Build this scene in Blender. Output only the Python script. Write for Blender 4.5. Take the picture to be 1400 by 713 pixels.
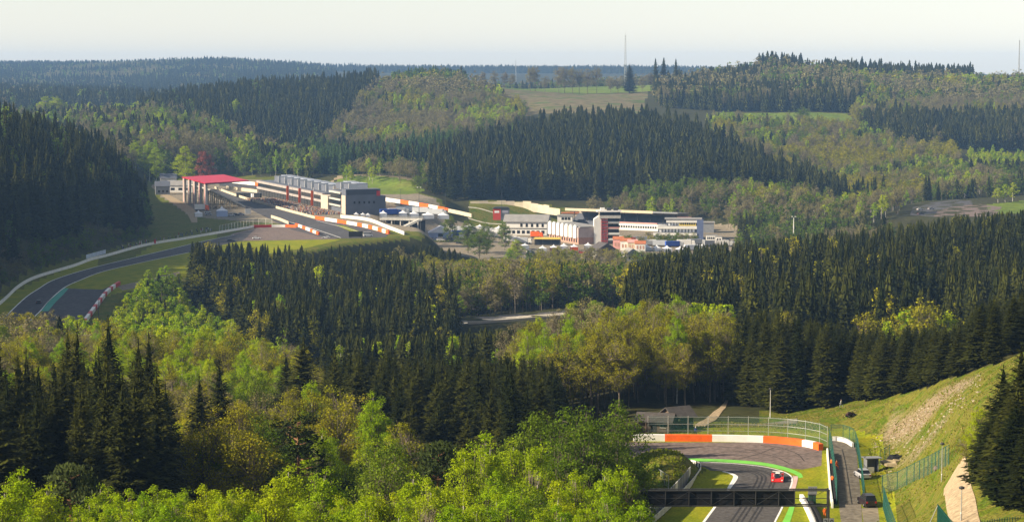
import bpy, math, random
import numpy as np
from mathutils import Vector, Matrix

for _o in list(bpy.data.objects):
    bpy.data.objects.remove(_o, do_unlink=True)
scene = bpy.context.scene
COL = scene.collection

# ------------------------------------------------------------------ camera, sky, sun, exposure
F = 2900.0                       # focal length in pixels of a 1400 px wide frame
TILT = math.atan(261.5 / F)      # camera looks slightly down; the level line is at row 95
cam = bpy.data.cameras.new('camera')
cam.sensor_width = 36.0
cam.lens = 36.0 * F / 1400.0
cam.clip_start = 0.5
cam.clip_end = 40000.0
cam_ob = bpy.data.objects.new('camera', cam)
COL.objects.link(cam_ob)
cam_ob.location = (0, 0, 0)
cam_ob.rotation_euler = (math.pi / 2 - TILT, 0, 0)
scene.camera = cam_ob

SUN_EL = math.radians(27.0)
SUN_SIDE = math.radians(14.0)    # sun stands to the left, a little to the camera's side
SUN_DIR = Vector((-math.cos(SUN_EL) * math.cos(SUN_SIDE), -math.cos(SUN_EL) * math.sin(SUN_SIDE), math.sin(SUN_EL)))
world = bpy.data.worlds.new('World')
scene.world = world
world.use_nodes = True
_nt = world.node_tree
_bg = _nt.nodes['Background']
_sky = _nt.nodes.new('ShaderNodeTexSky')
_sky.sky_type = 'NISHITA'
_sky.sun_disc = False
_sky.sun_elevation = SUN_EL
_sky.sun_rotation = math.atan2(SUN_DIR.x, SUN_DIR.y)
_sky.altitude = 450.0
_sky.air_density = 1.0
_sky.dust_density = 0.5
_sky.ozone_density = 0.0
_veil = _nt.nodes.new('ShaderNodeHueSaturation')      # thin white veil over the whole sky
_veil.inputs['Saturation'].default_value = 0.45
_nt.links.new(_sky.outputs[0], _veil.inputs['Color'])
_nt.links.new(_veil.outputs[0], _bg.inputs[0])
_bg.inputs[1].default_value = 0.074

_sl = bpy.data.lights.new('sun', 'SUN')
_sl.energy = 5.0
_sl.angle = math.radians(0.5)
_sl.color = (1.0, 0.85, 0.63)
_so = bpy.data.objects.new('sun', _sl)
COL.objects.link(_so)
_so.location = (-300, -60, 200)
_so.rotation_euler = SUN_DIR.to_track_quat('Z', 'Y').to_euler()

scene.view_settings.view_transform = 'Standard'
scene.view_settings.look = 'None'
scene.view_settings.gamma = 1.0
scene.view_settings.exposure = 1.08
scene.render.engine = 'CYCLES'
scene.cycles.max_bounces = 5
scene.cycles.diffuse_bounces = 2
scene.cycles.transmission_bounces = 3
scene.cycles.transparent_max_bounces = 8
scene.cycles.volume_bounces = 0

# ------------------------------------------------------------------ survey helpers
_ct, _st = math.cos(TILT), math.sin(TILT)


def ray(px, py):
    u = (px - 700.0) / F
    v = (356.5 - py) / F
    return Vector((u, _ct + v * _st, -_st + v * _ct))


def G(px, py, z):
    """the point of the level z that is sighted at px, py"""
    d = ray(px, py)
    t = z / d.z
    return Vector((d.x * t, d.y * t, z))


def AT(px, py, y):
    """the point at forward distance y that is sighted at px, py"""
    d = ray(px, py)
    t = y / d.y
    return Vector((d.x * t, y, d.z * t))


def ZT(py, y):
    d = ray(700, py)
    return d.z / d.y * y


# ------------------------------------------------------------------ materials
MATS = {}


def _base(name):
    m = bpy.data.materials.new(name)
    m.use_nodes = True
    nt = m.node_tree
    return m, nt, nt.nodes['Principled BSDF']


def mat(name, col, rough=0.7, var=0.18, scale=0.6, metal=0.0, bump=0.0, spec=0.3):
    """paint, concrete, sheet metal...: a base colour broken up by two sizes of noise"""
    if name in MATS:
        return MATS[name]
    m, nt, b = _base(name)
    tc = nt.nodes.new('ShaderNodeNewGeometry')
    n1 = nt.nodes.new('ShaderNodeTexNoise'); n1.inputs['Scale'].default_value = scale; n1.inputs['Detail'].default_value = 6
    nt.links.new(tc.outputs['Position'], n1.inputs['Vector'])
    r = nt.nodes.new('ShaderNodeMapRange')
    r.inputs['From Min'].default_value = 0.3; r.inputs['From Max'].default_value = 0.7
    r.inputs['To Min'].default_value = 1 - var; r.inputs['To Max'].default_value = 1 + var * 0.6
    nt.links.new(n1.outputs['Fac'], r.inputs['Value'])
    mx = nt.nodes.new('ShaderNodeVectorMath'); mx.operation = 'SCALE'
    mx.inputs[0].default_value = col[:3]
    nt.links.new(r.outputs[0], mx.inputs['Scale'])
    nt.links.new(mx.outputs[0], b.inputs['Base Color'])
    b.inputs['Roughness'].default_value = rough
    b.inputs['Metallic'].default_value = metal
    b.inputs['Specular IOR Level'].default_value = spec
    if bump:
        bp = nt.nodes.new('ShaderNodeBump'); bp.inputs['Distance'].default_value = bump
        nt.links.new(n1.outputs['Fac'], bp.inputs['Height'])
        nt.links.new(bp.outputs[0], b.inputs['Normal'])
    MATS[name] = m
    return m


def mat_mix(name, cols, scale, rough=0.95, fine=None, stretch=(1, 1, 1), bump=0.0, detail=8):
    """ground: several colours picked by noise"""
    if name in MATS:
        return MATS[name]
    m, nt, b = _base(name)
    g = nt.nodes.new('ShaderNodeNewGeometry')
    mp = nt.nodes.new('ShaderNodeMapping'); mp.inputs['Scale'].default_value = stretch
    nt.links.new(g.outputs['Position'], mp.inputs['Vector'])
    n = nt.nodes.new('ShaderNodeTexNoise'); n.inputs['Scale'].default_value = scale; n.inputs['Detail'].default_value = detail
    n.inputs['Roughness'].default_value = 0.65
    nt.links.new(mp.outputs[0], n.inputs['Vector'])
    cr = nt.nodes.new('ShaderNodeValToRGB')
    while len(cr.color_ramp.elements) < len(cols):
        cr.color_ramp.elements.new(0.5)
    for i, c in enumerate(cols):
        e = cr.color_ramp.elements[i]
        e.position = 0.3 + 0.4 * i / max(1, len(cols) - 1)
        e.color = (*c, 1)
    nt.links.new(n.outputs['Fac'], cr.inputs['Fac'])
    n2 = nt.nodes.new('ShaderNodeTexNoise'); n2.inputs['Scale'].default_value = fine or scale * 14; n2.inputs['Detail'].default_value = 5
    nt.links.new(g.outputs['Position'], n2.inputs['Vector'])
    r = nt.nodes.new('ShaderNodeMapRange'); r.inputs['From Min'].default_value = 0.3; r.inputs['From Max'].default_value = 0.7
    r.inputs['To Min'].default_value = 0.65; r.inputs['To Max'].default_value = 1.3
    nt.links.new(n2.outputs['Fac'], r.inputs['Value'])
    mx = nt.nodes.new('ShaderNodeVectorMath'); mx.operation = 'SCALE'
    nt.links.new(cr.outputs['Color'], mx.inputs[0]); nt.links.new(r.outputs[0], mx.inputs['Scale'])
    nt.links.new(mx.outputs[0], b.inputs['Base Color'])
    b.inputs['Roughness'].default_value = rough
    b.inputs['Specular IOR Level'].default_value = 0.06
    if bump:
        bp = nt.nodes.new('ShaderNodeBump'); bp.inputs['Distance'].default_value = bump
        nt.links.new(n2.outputs['Fac'], bp.inputs['Height'])
        nt.links.new(bp.outputs[0], b.inputs['Normal'])
    MATS[name] = m
    return m


def mat_leaf(name, a, b_, transl=0.35, island=0.45):
    """foliage: colour drifts from tree to tree and from leaf cluster to leaf cluster"""
    if name in MATS:
        return MATS[name]
    m, nt, b = _base(name)
    oi = nt.nodes.new('ShaderNodeObjectInfo')
    mixc = nt.nodes.new('ShaderNodeMix'); mixc.data_type = 'RGBA'
    mixc.inputs[6].default_value = (*a, 1); mixc.inputs[7].default_value = (*b_, 1)
    nt.links.new(oi.outputs['Random'], mixc.inputs[0])
    g = nt.nodes.new('ShaderNodeNewGeometry')
    r = nt.nodes.new('ShaderNodeMapRange'); r.inputs['To Min'].default_value = 1 - island; r.inputs['To Max'].default_value = 1 + island
    nt.links.new(g.outputs['Random Per Island'], r.inputs['Value'])
    mx = nt.nodes.new('ShaderNodeVectorMath'); mx.operation = 'SCALE'
    nt.links.new(mixc.outputs[2], mx.inputs[0]); nt.links.new(r.outputs[0], mx.inputs['Scale'])
    nt.links.new(mx.outputs[0], b.inputs['Base Color'])
    b.inputs['Roughness'].default_value = 0.75
    b.inputs['Specular IOR Level'].default_value = 0.06
    if transl > 0:
        tr = nt.nodes.new('ShaderNodeBsdfTranslucent')
        nt.links.new(mx.outputs[0], tr.inputs['Color'])
        ms = nt.nodes.new('ShaderNodeMixShader'); ms.inputs[0].default_value = transl
        nt.links.new(b.outputs[0], ms.inputs[1]); nt.links.new(tr.outputs[0], ms.inputs[2])
        nt.links.new(ms.outputs[0], nt.nodes['Material Output'].inputs['Surface'])
    MATS[name] = m
    return m


def mat_mesh(name, col, cover=0.35, cell=0.12):
    """chain link: open squares between wires"""
    if name in MATS:
        return MATS[name]
    m, nt, b = _base(name)
    b.inputs['Base Color'].default_value = (*col, 1)
    b.inputs['Roughness'].default_value = 0.5
    t = nt.nodes.new('ShaderNodeBsdfTransparent')
    ms = nt.nodes.new('ShaderNodeMixShader'); ms.inputs[0].default_value = cover
    nt.links.new(t.outputs[0], ms.inputs[1]); nt.links.new(b.outputs[0], ms.inputs[2])
    nt.links.new(ms.outputs[0], nt.nodes['Material Output'].inputs['Surface'])
    MATS[name] = m
    return m


# ------------------------------------------------------------------ mesh helpers
class MB:
    def __init__(self):
        self.v = []; self.f = []; self.m = []

    def add(self, vs, fs, mi=0):
        o = len(self.v)
        self.v.extend([tuple(q) for q in vs])
        self.f.extend([tuple(o + i for i in q) for q in fs])
        self.m.extend([mi] * len(fs))
        return self

    def box(self, x0, x1, y0, y1, z0, z1, mi=0):
        return self.add([(x0, y0, z0), (x1, y0, z0), (x1, y1, z0), (x0, y1, z0), (x0, y0, z1), (x1, y0, z1), (x1, y1, z1), (x0, y1, z1)],
                        [(0, 3, 2, 1), (4, 5, 6, 7), (0, 1, 5, 4), (1, 2, 6, 5), (2, 3, 7, 6), (3, 0, 4, 7)], mi)

    def prism(self, pts, axis, a0, a1, mi=0):
        """closed outline pts (2D) pushed along axis from a0 to a1"""
        n = len(pts)
        def mk(p, a):
            if axis == 'x': return (a, p[0], p[1])
            if axis == 'y': return (p[0], a, p[1])
            return (p[0], p[1], a)
        vs = [mk(p, a0) for p in pts] + [mk(p, a1) for p in pts]
        fs = [tuple(range(n))[::-1], tuple(range(n, 2 * n))]
        for i in range(n):
            j = (i + 1) % n
            fs.append((i, j, n + j, n + i))
        return self.add(vs, fs, mi)

    def tube(self, p0, p1, r0, r1=None, n=6, mi=0, cap=True):
        r1 = r0 if r1 is None else r1
        p0 = Vector(p0); p1 = Vector(p1)
        d = (p1 - p0).normalized()
        s = d.orthogonal().normalized(); t = d.cross(s)
        vs = []
        for p, r in ((p0, r0), (p1, r1)):
            for k in range(n):
                a = 2 * math.pi * k / n
                vs.append(p + s * (math.cos(a) * r) + t * (math.sin(a) * r))
        fs = [(k, (k + 1) % n, n + (k + 1) % n, n + k) for k in range(n)]
        if cap:
            fs += [tuple(range(n))[::-1], tuple(range(n, 2 * n))]
        return self.add(vs, fs, mi)

    def lathe(self, prof, n=12, c=(0, 0, 0), mi=0):
        vs = []
        for r, z in prof:
            for k in range(n):
                a = 2 * math.pi * k / n
                vs.append((c[0] + r * math.cos(a), c[1] + r * math.sin(a), c[2] + z))
        fs = []
        for i in range(len(prof) - 1):
            for k in range(n):
                fs.append((i * n + k, i * n + (k + 1) % n, (i + 1) * n + (k + 1) % n, (i + 1) * n + k))
        fs.append(tuple(range(n))[::-1]); fs.append(tuple(range((len(prof) - 1) * n, len(prof) * n)))
        return self.add(vs, fs, mi)

    def quad(self, a, b, c, d, mi=0):
        return self.add([a, b, c, d], [(0, 1, 2, 3)], mi)

    def mesh(self, name, mats):
        me = bpy.data.meshes.new(name)
        me.from_pydata(self.v, [], self.f)
        if not isinstance(mats, (list, tuple)): mats = [mats]
        for q in mats: me.materials.append(q)
        if len(mats) > 1:
            me.polygons.foreach_set('material_index', np.array(self.m, dtype=np.int32))
        me.update()
        return me

    def build(self, name, mats, parent=None, loc=None, rz=None):
        o = bpy.data.objects.new(name, self.mesh(name, mats))
        COL.objects.link(o)
        if parent is not None: o.parent = parent
        if loc is not None: o.location = loc
        if rz is not None: o.rotation_euler = (0, 0, rz)
        return o


def tag(o, label=None, cat=None, group=None, kind=None):
    if label: o['label'] = label
    if cat: o['category'] = cat
    if group: o['group'] = group
    if kind: o['kind'] = kind
    return o


def thing(name, label, cat, loc=(0, 0, 0), rz=0.0, group=None):
    o = bpy.data.objects.new(name, None)
    o.empty_display_size = 0.5
    COL.objects.link(o)
    o.location = loc; o.rotation_euler = (0, 0, rz)
    return tag(o, label, cat, group)


def copy_part(src, parent, name=None):
    c = src.copy(); COL.objects.link(c); c.parent = parent
    return c


def copy_tree(o, loc, rz, label=None, group=None, scale=None):
    r = o.copy(); COL.objects.link(r); r.location = loc; r.rotation_euler = (0, 0, rz)
    if scale: r.scale = (scale,) * 3
    if label: r['label'] = label
    if group: r['group'] = group
    for ch in list(o.children):
        c = ch.copy(); COL.objects.link(c); c.parent = r
        for g in list(ch.children):
            d = g.copy(); COL.objects.link(d); d.parent = c
    return r


def sheet(name, pts, mt, parent=None, kind=None):
    """flat polygon (3D points) as one n-gon"""
    me = bpy.data.meshes.new(name)
    me.from_pydata([tuple(p) for p in pts], [], [tuple(range(len(pts)))])
    me.materials.append(mt); me.update()
    if me.polygons[0].normal.z < 0:
        me.flip_normals()
    o = bpy.data.objects.new(name, me); COL.objects.link(o)
    if parent: o.parent = parent
    if kind: o['kind'] = kind
    return o


def smooth_line(pts, step):
    """Catmull-Rom through 3D points, resampled at even steps"""
    P = [Vector(p) for p in pts]
    if len(P) < 3:
        out = [P[0].lerp(P[1], i / 20) for i in range(21)]
    else:
        P = [P[0] * 2 - P[1]] + P + [P[-1] * 2 - P[-2]]
        out = []
        for i in range(1, len(P) - 2):
            a, b, c, d = P[i - 1:i + 3]
            for k in range(12):
                t = k / 12
                out.append(0.5 * ((2 * b) + (c - a) * t + (2 * a - 5 * b + 4 * c - d) * t * t + (3 * b - a - 3 * c + d) * t ** 3))
        out.append(P[-2])
    # even steps
    L = [0]
    for i in range(1, len(out)): L.append(L[-1] + (out[i] - out[i - 1]).length)
    n = max(1, round(L[-1] / step)); res = []; j = 0
    for k in range(n + 1):
        s = L[-1] * k / n
        while j < len(out) - 2 and L[j + 1] < s: j += 1
        t = 0 if L[j + 1] == L[j] else (s - L[j]) / (L[j + 1] - L[j])
        res.append(out[j].lerp(out[j + 1], min(1, t)))
    return res


def side(line, i):
    a = line[max(0, i - 1)]; b = line[min(len(line) - 1, i + 1)]
    d = (b - a); d.z = 0; d.normalize()
    return Vector((-d.y, d.x, 0))


def strip(name, left, right, mt, dz=0.0, kind='structure', n=60, parent=None):
    """band between two edge lines (3D points)"""
    def rs(pts):
        l = smooth_line(pts, 0.5)
        return [l[round(k * (len(l) - 1) / n)] for k in range(n + 1)]
    a, b = rs(left), rs(right)
    vs = []
    for p, q in zip(a, b): vs += [(p.x, p.y, p.z + dz), (q.x, q.y, q.z + dz)]
    fs = [(2 * i, 2 * i + 1, 2 * i + 3, 2 * i + 2) for i in range(n)]
    me = bpy.data.meshes.new(name); me.from_pydata(vs, [], fs); me.materials.append(mt); me.update()
    if me.polygons[0].normal.z < 0: me.flip_normals()
    o = bpy.data.objects.new(name, me); COL.objects.link(o)
    if kind: o['kind'] = kind
    if parent: o.parent = parent
    return o


def ribbon(mb, line, w, z0, z1, mi=0, i0=0, i1=None):
    """wall of thickness w along a line"""
    i1 = len(line) - 1 if i1 is None else i1
    vs = []
    for i in range(i0, i1 + 1):
        s = side(line, i) * (w / 2); p = line[i]
        for q, z in ((p - s, z0), (p + s, z0), (p + s, z1), (p - s, z1)):
            vs.append((q.x, q.y, p.z + z))
    fs = []
    for k in range(i1 - i0):
        o = 4 * k
        for e in range(4):
            f = (e + 1) % 4
            fs.append((o + e, o + f, o + 4 + f, o + 4 + e))
    fs.append((3, 2, 1, 0)); o = 4 * (i1 - i0); fs.append((o, o + 1, o + 2, o + 3))
    mb.add(vs, fs, mi)
    return mb
# ------------------------------------------------------------------ terrain
CT = []


def cz(px, y, z): CT.append((px, y, z))
def cg(px, py, y): CT.append((px, y, ZT(py, y)))          # bare ground sighted at py
def ct(px, py, y, h): CT.append((px, y, ZT(py, y) - h))   # tree tops of height h sighted at py


for _p in (-700, 0, 700, 1400, 2100):
    cz(_p, 12, -4); cz(_p, 30, -8)
    cz(_p, 70, -22 if _p < 1300 else -20)
for _p in (-500, -100, 200, 500, 800):
    cz(_p, 120, -38); cz(_p, 170, -50); cz(_p, 200, -55)
cz(1050, 120, -37); cz(1050, 180, -52); cz(1050, 250, -63); cz(1250, 150, -43); cz(1400, 150, -38); cz(1700, 150, -36); cz(1700, 250, -42); cz(2000, 300, -45)
cg(1400, 705, 220); cz(1310, 235, -50); cz(1310, 275, -51.7); cz(1280, 290, -55.5); cz(1230, 285, -60.7)
cz(1215, 315, -64); cz(1250, 335, -58.3); cg(1350, 515, 330); cg(1200, 549, 395); cg(1100, 567, 410); cg(1280, 530, 365)
cz(1450, 330, -43); cz(1600, 330, -40); cz(1350, 450, -66); cz(1200, 480, -71); cz(1500, 450, -62); cz(1800, 450, -55)
cz(0, 255, -62); cz(100, 260, -63); cz(-300, 260, -58); cz(300, 260, -63); cz(500, 260, -64); cz(700, 260, -64); cz(820, 260, -64.5)
cz(300, 350, -71); cz(500, 350, -74); cz(700, 360, -73); cz(100, 350, -69); cz(-200, 400, -66)
cg(850, 560, 430); cz(700, 430, -75); cz(500, 430, -77); cz(300, 420, -74); cz(100, 420, -72); cz(1000, 430, -68.6); cz(1000, 500, -76)
cz(0, 560, -82); cz(-300, 560, -75); cz(200, 560, -82); cz(150, 690, -88); cz(250, 650, -88); cz(400, 640, -95); cz(550, 600, -90); cz(700, 600, -92); cz(850, 600, -88)
ct(400, 398, 760, 22); ct(600, 400, 760, 22); ct(300, 345, 930, 22); ct(450, 347, 950, 21); ct(600, 352, 950, 20)
cz(730, 780, -91.5); cz(560, 820, -98); cz(650, 1000, -105); cz(800, 1000, -107); cz(850, 820, -93)
cz(850, 545, -77); cz(1000, 545, -76); ct(900, 402, 600, 25); ct(1050, 400, 600, 25); ct(1100, 330, 850, 25); ct(1300, 292, 1000, 25); ct(1000, 340, 950, 25); ct(900, 366, 930, 25)
ct(1200, 322, 1000, 25); ct(1400, 298, 920, 25); ct(1400, 400, 520, 25); ct(1200, 405, 560, 25); cz(1700, 600, -75); cz(1900, 1000, -75)
# left bank
ct(0, 148, 1200, 25); ct(100, 190, 1150, 25); ct(195, 232, 1180, 25); cz(0, 900, -70); cz(100, 1000, -79); cz(190, 1110, -87); cz(-300, 1000, -40); cz(-600, 1000, -30); cz(-200, 750, -57); cz(-320, 760, -42); cz(-110, 700, -76); cz(-120, 850, -58)
cz(0, 1500, -60); cz(-300, 1500, -40)
# floor behind the stand, far left
cz(300, 1600, -83); ct(300, 190, 1750, 22); ct(220, 150, 2000, 20); ct(100, 165, 2000, 20); ct(50, 152, 2300, 18)
ct(100, 122, 3500, 20); ct(100, 108, 5000, 22); ct(50, 86, 7000, 22); ct(300, 79, 6000, 22); ct(200, 84, 6500, 22); ct(360, 92, 5600, 22); ct(-100, 88, 7000, 20)
for _p in (450, 650, 800, 950): ct(_p, 92, 7200, 22)
for _p in (450, 650, 800): ct(_p, 104, 5000, 20)
for _p in (-500, 100, 300, 700, 1100, 1900): cz(_p, 8400, -40)
cz(1300, 7000, -40); cz(1300, 5000, -30); cz(1900, 5000, -40); cz(-600, 3500, -50); cz(-600, 6000, 0)
# left spruce ridge and leafy hill
ct(330, 111, 2600, 24); ct(450, 104, 2700, 24); ct(220, 132, 2500, 24); ct(350, 180, 2000, 22); cz(330, 3300, -62); cz(480, 3300, -60)
ct(600, 93, 2700, 20); ct(500, 128, 2400, 20); ct(500, 190, 2000, 22); ct(600, 168, 2050, 20); ct(680, 135, 2400, 20); cz(620, 3200, -35)
ct(500, 200, 1800, 22); cg(500, 242, 1620); cg(560, 250, 1560); ct(600, 200, 1750, 22)
# spruce hill
ct(650, 228, 1500, 24); ct(600, 232, 1500, 24); ct(820, 152, 2000, 24); ct(700, 168, 1950, 24); ct(950, 166, 1900, 24); ct(1060, 212, 1750, 24); ct(1180, 255, 1520, 24); ct(850, 232, 1520, 24)
ct(1065, 73, 2970, 24); cz(820, 2200, -60); cz(900, 2200, -58)
ct(950, 242, 1480, 16); ct(1100, 252, 1430, 16); ct(1150, 300, 1250, 18); cz(1000, 1300, -105)
# felled field, upper meadow
cg(800, 150, 2380); cg(740, 146, 2400); cg(860, 146, 2420); cg(800, 128, 2850); cg(800, 118, 3150); cg(720, 122, 3000); cz(800, 3700, -45); cz(700, 3600, -45)
cg(1060, 164, 2330); cg(1130, 165, 2300); cg(985, 162, 2330)
ct(1000, 98, 2750, 22); ct(920, 105, 2750, 20); ct(1100, 82, 2900, 22); ct(1250, 92, 2900, 22); ct(1400, 97, 2900, 20); cz(1100, 3600, -40); cz(1400, 3600, -40)
ct(1250, 168, 2100, 22); ct(1100, 200, 1900, 18); ct(1300, 200, 1880, 20); ct(1200, 130, 2450, 20); ct(1400, 150, 2300, 20); ct(1340, 232, 1700, 16); ct(1400, 200, 1950, 18)
cg(1300, 282, 1430); cg(1390, 275, 1450); cz(1500, 1430, -90); ct(1700, 200, 2000, 20); cz(1900, 2900, -20); cz(1900, 1500, -70); cz(1200, 1400, -100)

CT = np.array(CT, dtype=float)


def _uv(px, y):
    return np.stack([np.asarray(px) / 330.0, np.log(np.asarray(y)) * 3.0], -1)


_C = _uv(CT[:, 0], CT[:, 1])


def _phi(r2):
    return 0.5 * r2 * np.log(r2 + 1e-9)


_n = len(CT)
_A = _phi(((_C[:, None] - _C[None]) ** 2).sum(-1)) + np.eye(_n) * 0.02
_P = np.concatenate([np.ones((_n, 1)), _C], 1)
_M = np.block([[_A, _P], [_P.T, np.zeros((3, 3))]])
_W = np.linalg.solve(_M, np.concatenate([CT[:, 2], np.zeros(3)]))


def _rbf(px, y):
    q = _uv(px, y)
    out = np.empty(len(q))
    for i in range(0, len(q), 20000):
        s = q[i:i + 20000]
        out[i:i + 20000] = _phi(((s[:, None] - _C[None]) ** 2).sum(-1)) @ _W[:_n] + _W[_n] + s @ _W[_n + 1:]
    return out


def poly_dist(x, y, poly):
    """signed distance to a polygon, negative inside"""
    x = np.asarray(x); y = np.asarray(y)
    d2 = np.full(x.shape, 1e18); ins = np.zeros(x.shape, bool)
    n = len(poly)
    for i in range(n):
        ax, ay = poly[i]; bx, by = poly[(i + 1) % n]
        ex, ey = bx - ax, by - ay
        t = np.clip(((x - ax) * ex + (y - ay) * ey) / (ex * ex + ey * ey + 1e-12), 0, 1)
        d2 = np.minimum(d2, (x - ax - t * ex) ** 2 + (y - ay - t * ey) ** 2)
        c = ((ay > y) != (by > y)) & (x < (bx - ax) * (y - ay) / (by - ay + 1e-12) + ax)
        ins ^= c
    d = np.sqrt(d2)
    return np.where(ins, -d, d)


def gp(pts, z):
    return [tuple(G(a, b, z)[:2]) for a, b in pts]


ZN, ZL, ZP, ZR, ZM = -66.0, -88.0, -105.0, -92.0, -91.5
PAD_NEAR = gp([(842, 640), (870, 596), (905, 584), (1045, 584), (1140, 590), (1180, 600), (1186, 640), (1192, 680), (1196, 740), (1180, 800), (860, 800), (842, 700)], ZN)
PAD_LEFT = gp([(-80, 440), (5, 405), (50, 374), (124, 351), (187, 334), (205, 325), (212, 300), (195, 268), (215, 247), (300, 240), (420, 245), (560, 262), (640, 282), (632, 291), (560, 300), (572, 322),
               (540, 324), (470, 332), (420, 342), (330, 352), (256, 372), (236, 392), (190, 402), (160, 425), (132, 462), (60, 470), (-120, 480)], ZL)
PAD_PAD = gp([(585, 318), (600, 340), (700, 356), (860, 365), (960, 352), (1005, 340), (1003, 322), (985, 311), (900, 306), (780, 302), (700, 306), (620, 310)], ZP)
PAD_FAR = gp([(1240, 296), (1245, 284), (1290, 274), (1420, 270), (1440, 292), (1330, 296)], ZR)
PAD_MID = gp([(628, 444), (628, 434), (700, 430), (830, 421), (835, 430), (740, 440)], ZM)
PADS = [(PAD_NEAR, ZN, 14), (PAD_LEFT, ZL, 26), (PAD_PAD, ZP, 40), (PAD_FAR, ZR, 60), (PAD_MID, ZM, 25)]


def height(x, y):
    x = np.atleast_1d(np.asarray(x, float)); y = np.atleast_1d(np.asarray(y, float))
    z = _rbf(700 + F * x / np.maximum(y, 8), np.maximum(y, 8))
    for poly, pz, bl in PADS:
        d = poly_dist(x, y, poly)
        t = np.clip(d / bl, 0, 1); t = t * t * (3 - 2 * t)
        z = pz + (z - pz) * t
    # planted mound inside the hairpin
    c = G(905, 648, ZN)
    r2 = ((x - c.x) / 5.5) ** 2 + ((y - c.y) / 9.0) ** 2
    z = z + 3.6 * np.exp(-r2 * r2)
    # roughness of the slopes away from the pads
    z = z + 0.25 * np.sin(x * 0.31 + 1.3 * np.sin(y * 0.17)) * np.sin(y * 0.23 + np.sin(x * 0.11)) * np.clip((np.abs(z - ZN) - 0.3), 0, 1) * (np.abs(z - ZL) > 0.3) * (np.abs(z - ZP) > 0.3)
    return z


def hz(x, y):
    return float(height([x], [y])[0])


# ground sheet: fan of rows, finer where the circuit lies
_rows = list(np.geomspace(9, 230, 60)) + list(np.arange(233, 300, 3)) + list(np.arange(300, 420, 1.2)) + list(np.arange(423, 620, 5)) \
    + list(np.arange(624, 1560, 4.5)) + list(np.geomspace(1570, 3500, 110)) + list(np.geomspace(3560, 8200, 55))
_rows = np.array(_rows)
_un = np.linspace(-1, 1, 430)
_us = 0.30 * _un + 0.32 * _un ** 5
YY, UU = np.meshgrid(_rows, _us, indexing='ij')
XX = UU * YY + np.sign(UU) * np.abs(_un[None]) ** 5 * 260 * (YY < 1e9)
ZZ = height(XX.ravel(), YY.ravel())
GV = np.stack([XX.ravel(), YY.ravel(), ZZ], -1)
_R, _Cn = XX.shape
_idx = np.arange(_R * _Cn).reshape(_R, _Cn)
GF = np.stack([_idx[:-1, :-1], _idx[:-1, 1:], _idx[1:, 1:], _idx[1:, :-1]], -1).reshape(-1, 4)
me = bpy.data.meshes.new('ground')
me.vertices.add(len(GV)); me.vertices.foreach_set('co', GV.ravel())
me.loops.add(GF.size); me.loops.foreach_set('vertex_index', GF.ravel().astype(np.int32))
me.polygons.add(len(GF)); me.polygons.foreach_set('loop_start', np.arange(0, GF.size, 4, dtype=np.int32))
me.polygons.foreach_set('loop_total', np.full(len(GF), 4, np.int32))

M_floor = mat_mix('forest_floor', [(0.03, 0.028, 0.014), (0.05, 0.05, 0.018), (0.035, 0.04, 0.012)], 0.05)
M_grass = mat_mix('mown_grass', [(0.13, 0.17, 0.008), (0.20, 0.22, 0.010), (0.29, 0.26, 0.014)], 0.22, fine=2.5)
M_bank = mat_mix('rough_grass', [(0.05, 0.085, 0.006), (0.095, 0.125, 0.009), (0.15, 0.135, 0.025), (0.07, 0.115, 0.007), (0.12, 0.11, 0.025)], 0.14, fine=1.8, bump=0.5)
M_field = mat_mix('meadow_grass', [(0.08, 0.12, 0.02), (0.12, 0.17, 0.02), (0.15, 0.17, 0.03)], 0.02, fine=0.3)
M_felled = mat_mix('felled_ground', [(0.08, 0.10, 0.03), (0.12, 0.11, 0.045), (0.17, 0.135, 0.08), (0.07, 0.11, 0.022), (0.10, 0.12, 0.035)], 0.03, fine=0.12)
M_gravel = mat_mix('gravel_ground', [(0.19, 0.165, 0.12), (0.25, 0.21, 0.155), (0.16, 0.15, 0.12)], 0.05, fine=0.8)
M_earth = mat_mix('bare_earth', [(0.22, 0.17, 0.10), (0.30, 0.24, 0.15), (0.14, 0.15, 0.04)], 0.12, fine=1.2)
for q in (M_floor, M_grass, M_bank, M_field, M_felled, M_gravel, M_earth): me.materials.append(q)
_ctr = GV[GF].mean(1)
_cx, _cy = _ctr[:, 0], _ctr[:, 1]
_cpx = 700 + F * _cx / _cy
_mi = np.zeros(len(GF), np.int32)


def paint(poly, i, pxs=False):
    d = poly_dist(_cpx, _cy, poly) if pxs else poly_dist(_cx, _cy, poly)
    _mi[d < 0] = i


paint([(1040, 380), (1040, 425), (1200, 408), (1360, 345), (1480, 335), (1480, 100), (1180, 200), (1190, 330)], 2, True)
paint([(-800, 5), (-800, 120), (2200, 130), (2200, 5)], 2, True)
_mi[poly_dist(_cx, _cy, PAD_NEAR) < 3] = 1
paint(gp([(860, 600), (960, 630), (965, 645), (930, 680), (890, 720), (850, 700)], ZN), 2)
paint(gp([(842, 640), (870, 600), (905, 584), (1045, 584), (1140, 588), (1140, 575), (1000, 560), (850, 565)], ZN), 2)
_mi[poly_dist(_cx, _cy, PAD_LEFT) < 4] = 2
paint(gp([(-80, 440), (5, 405), (124, 351), (298, 316), (290, 345), (250, 380), (160, 400), (60, 440)], ZL), 1)
paint(gp([(210, 262), (240, 250), (345, 245), (420, 250), (560, 262), (640, 282), (600, 318), (340, 303), (262, 296)], ZL), 5)
_mi[poly_dist(_cx, _cy, PAD_PAD) < 10] = 5
_mi[poly_dist(_cx, _cy, PAD_FAR) < 8] = 0
paint(gp([(1345, 280), (1420, 272), (1440, 292), (1360, 292)], ZR), 3)
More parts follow.
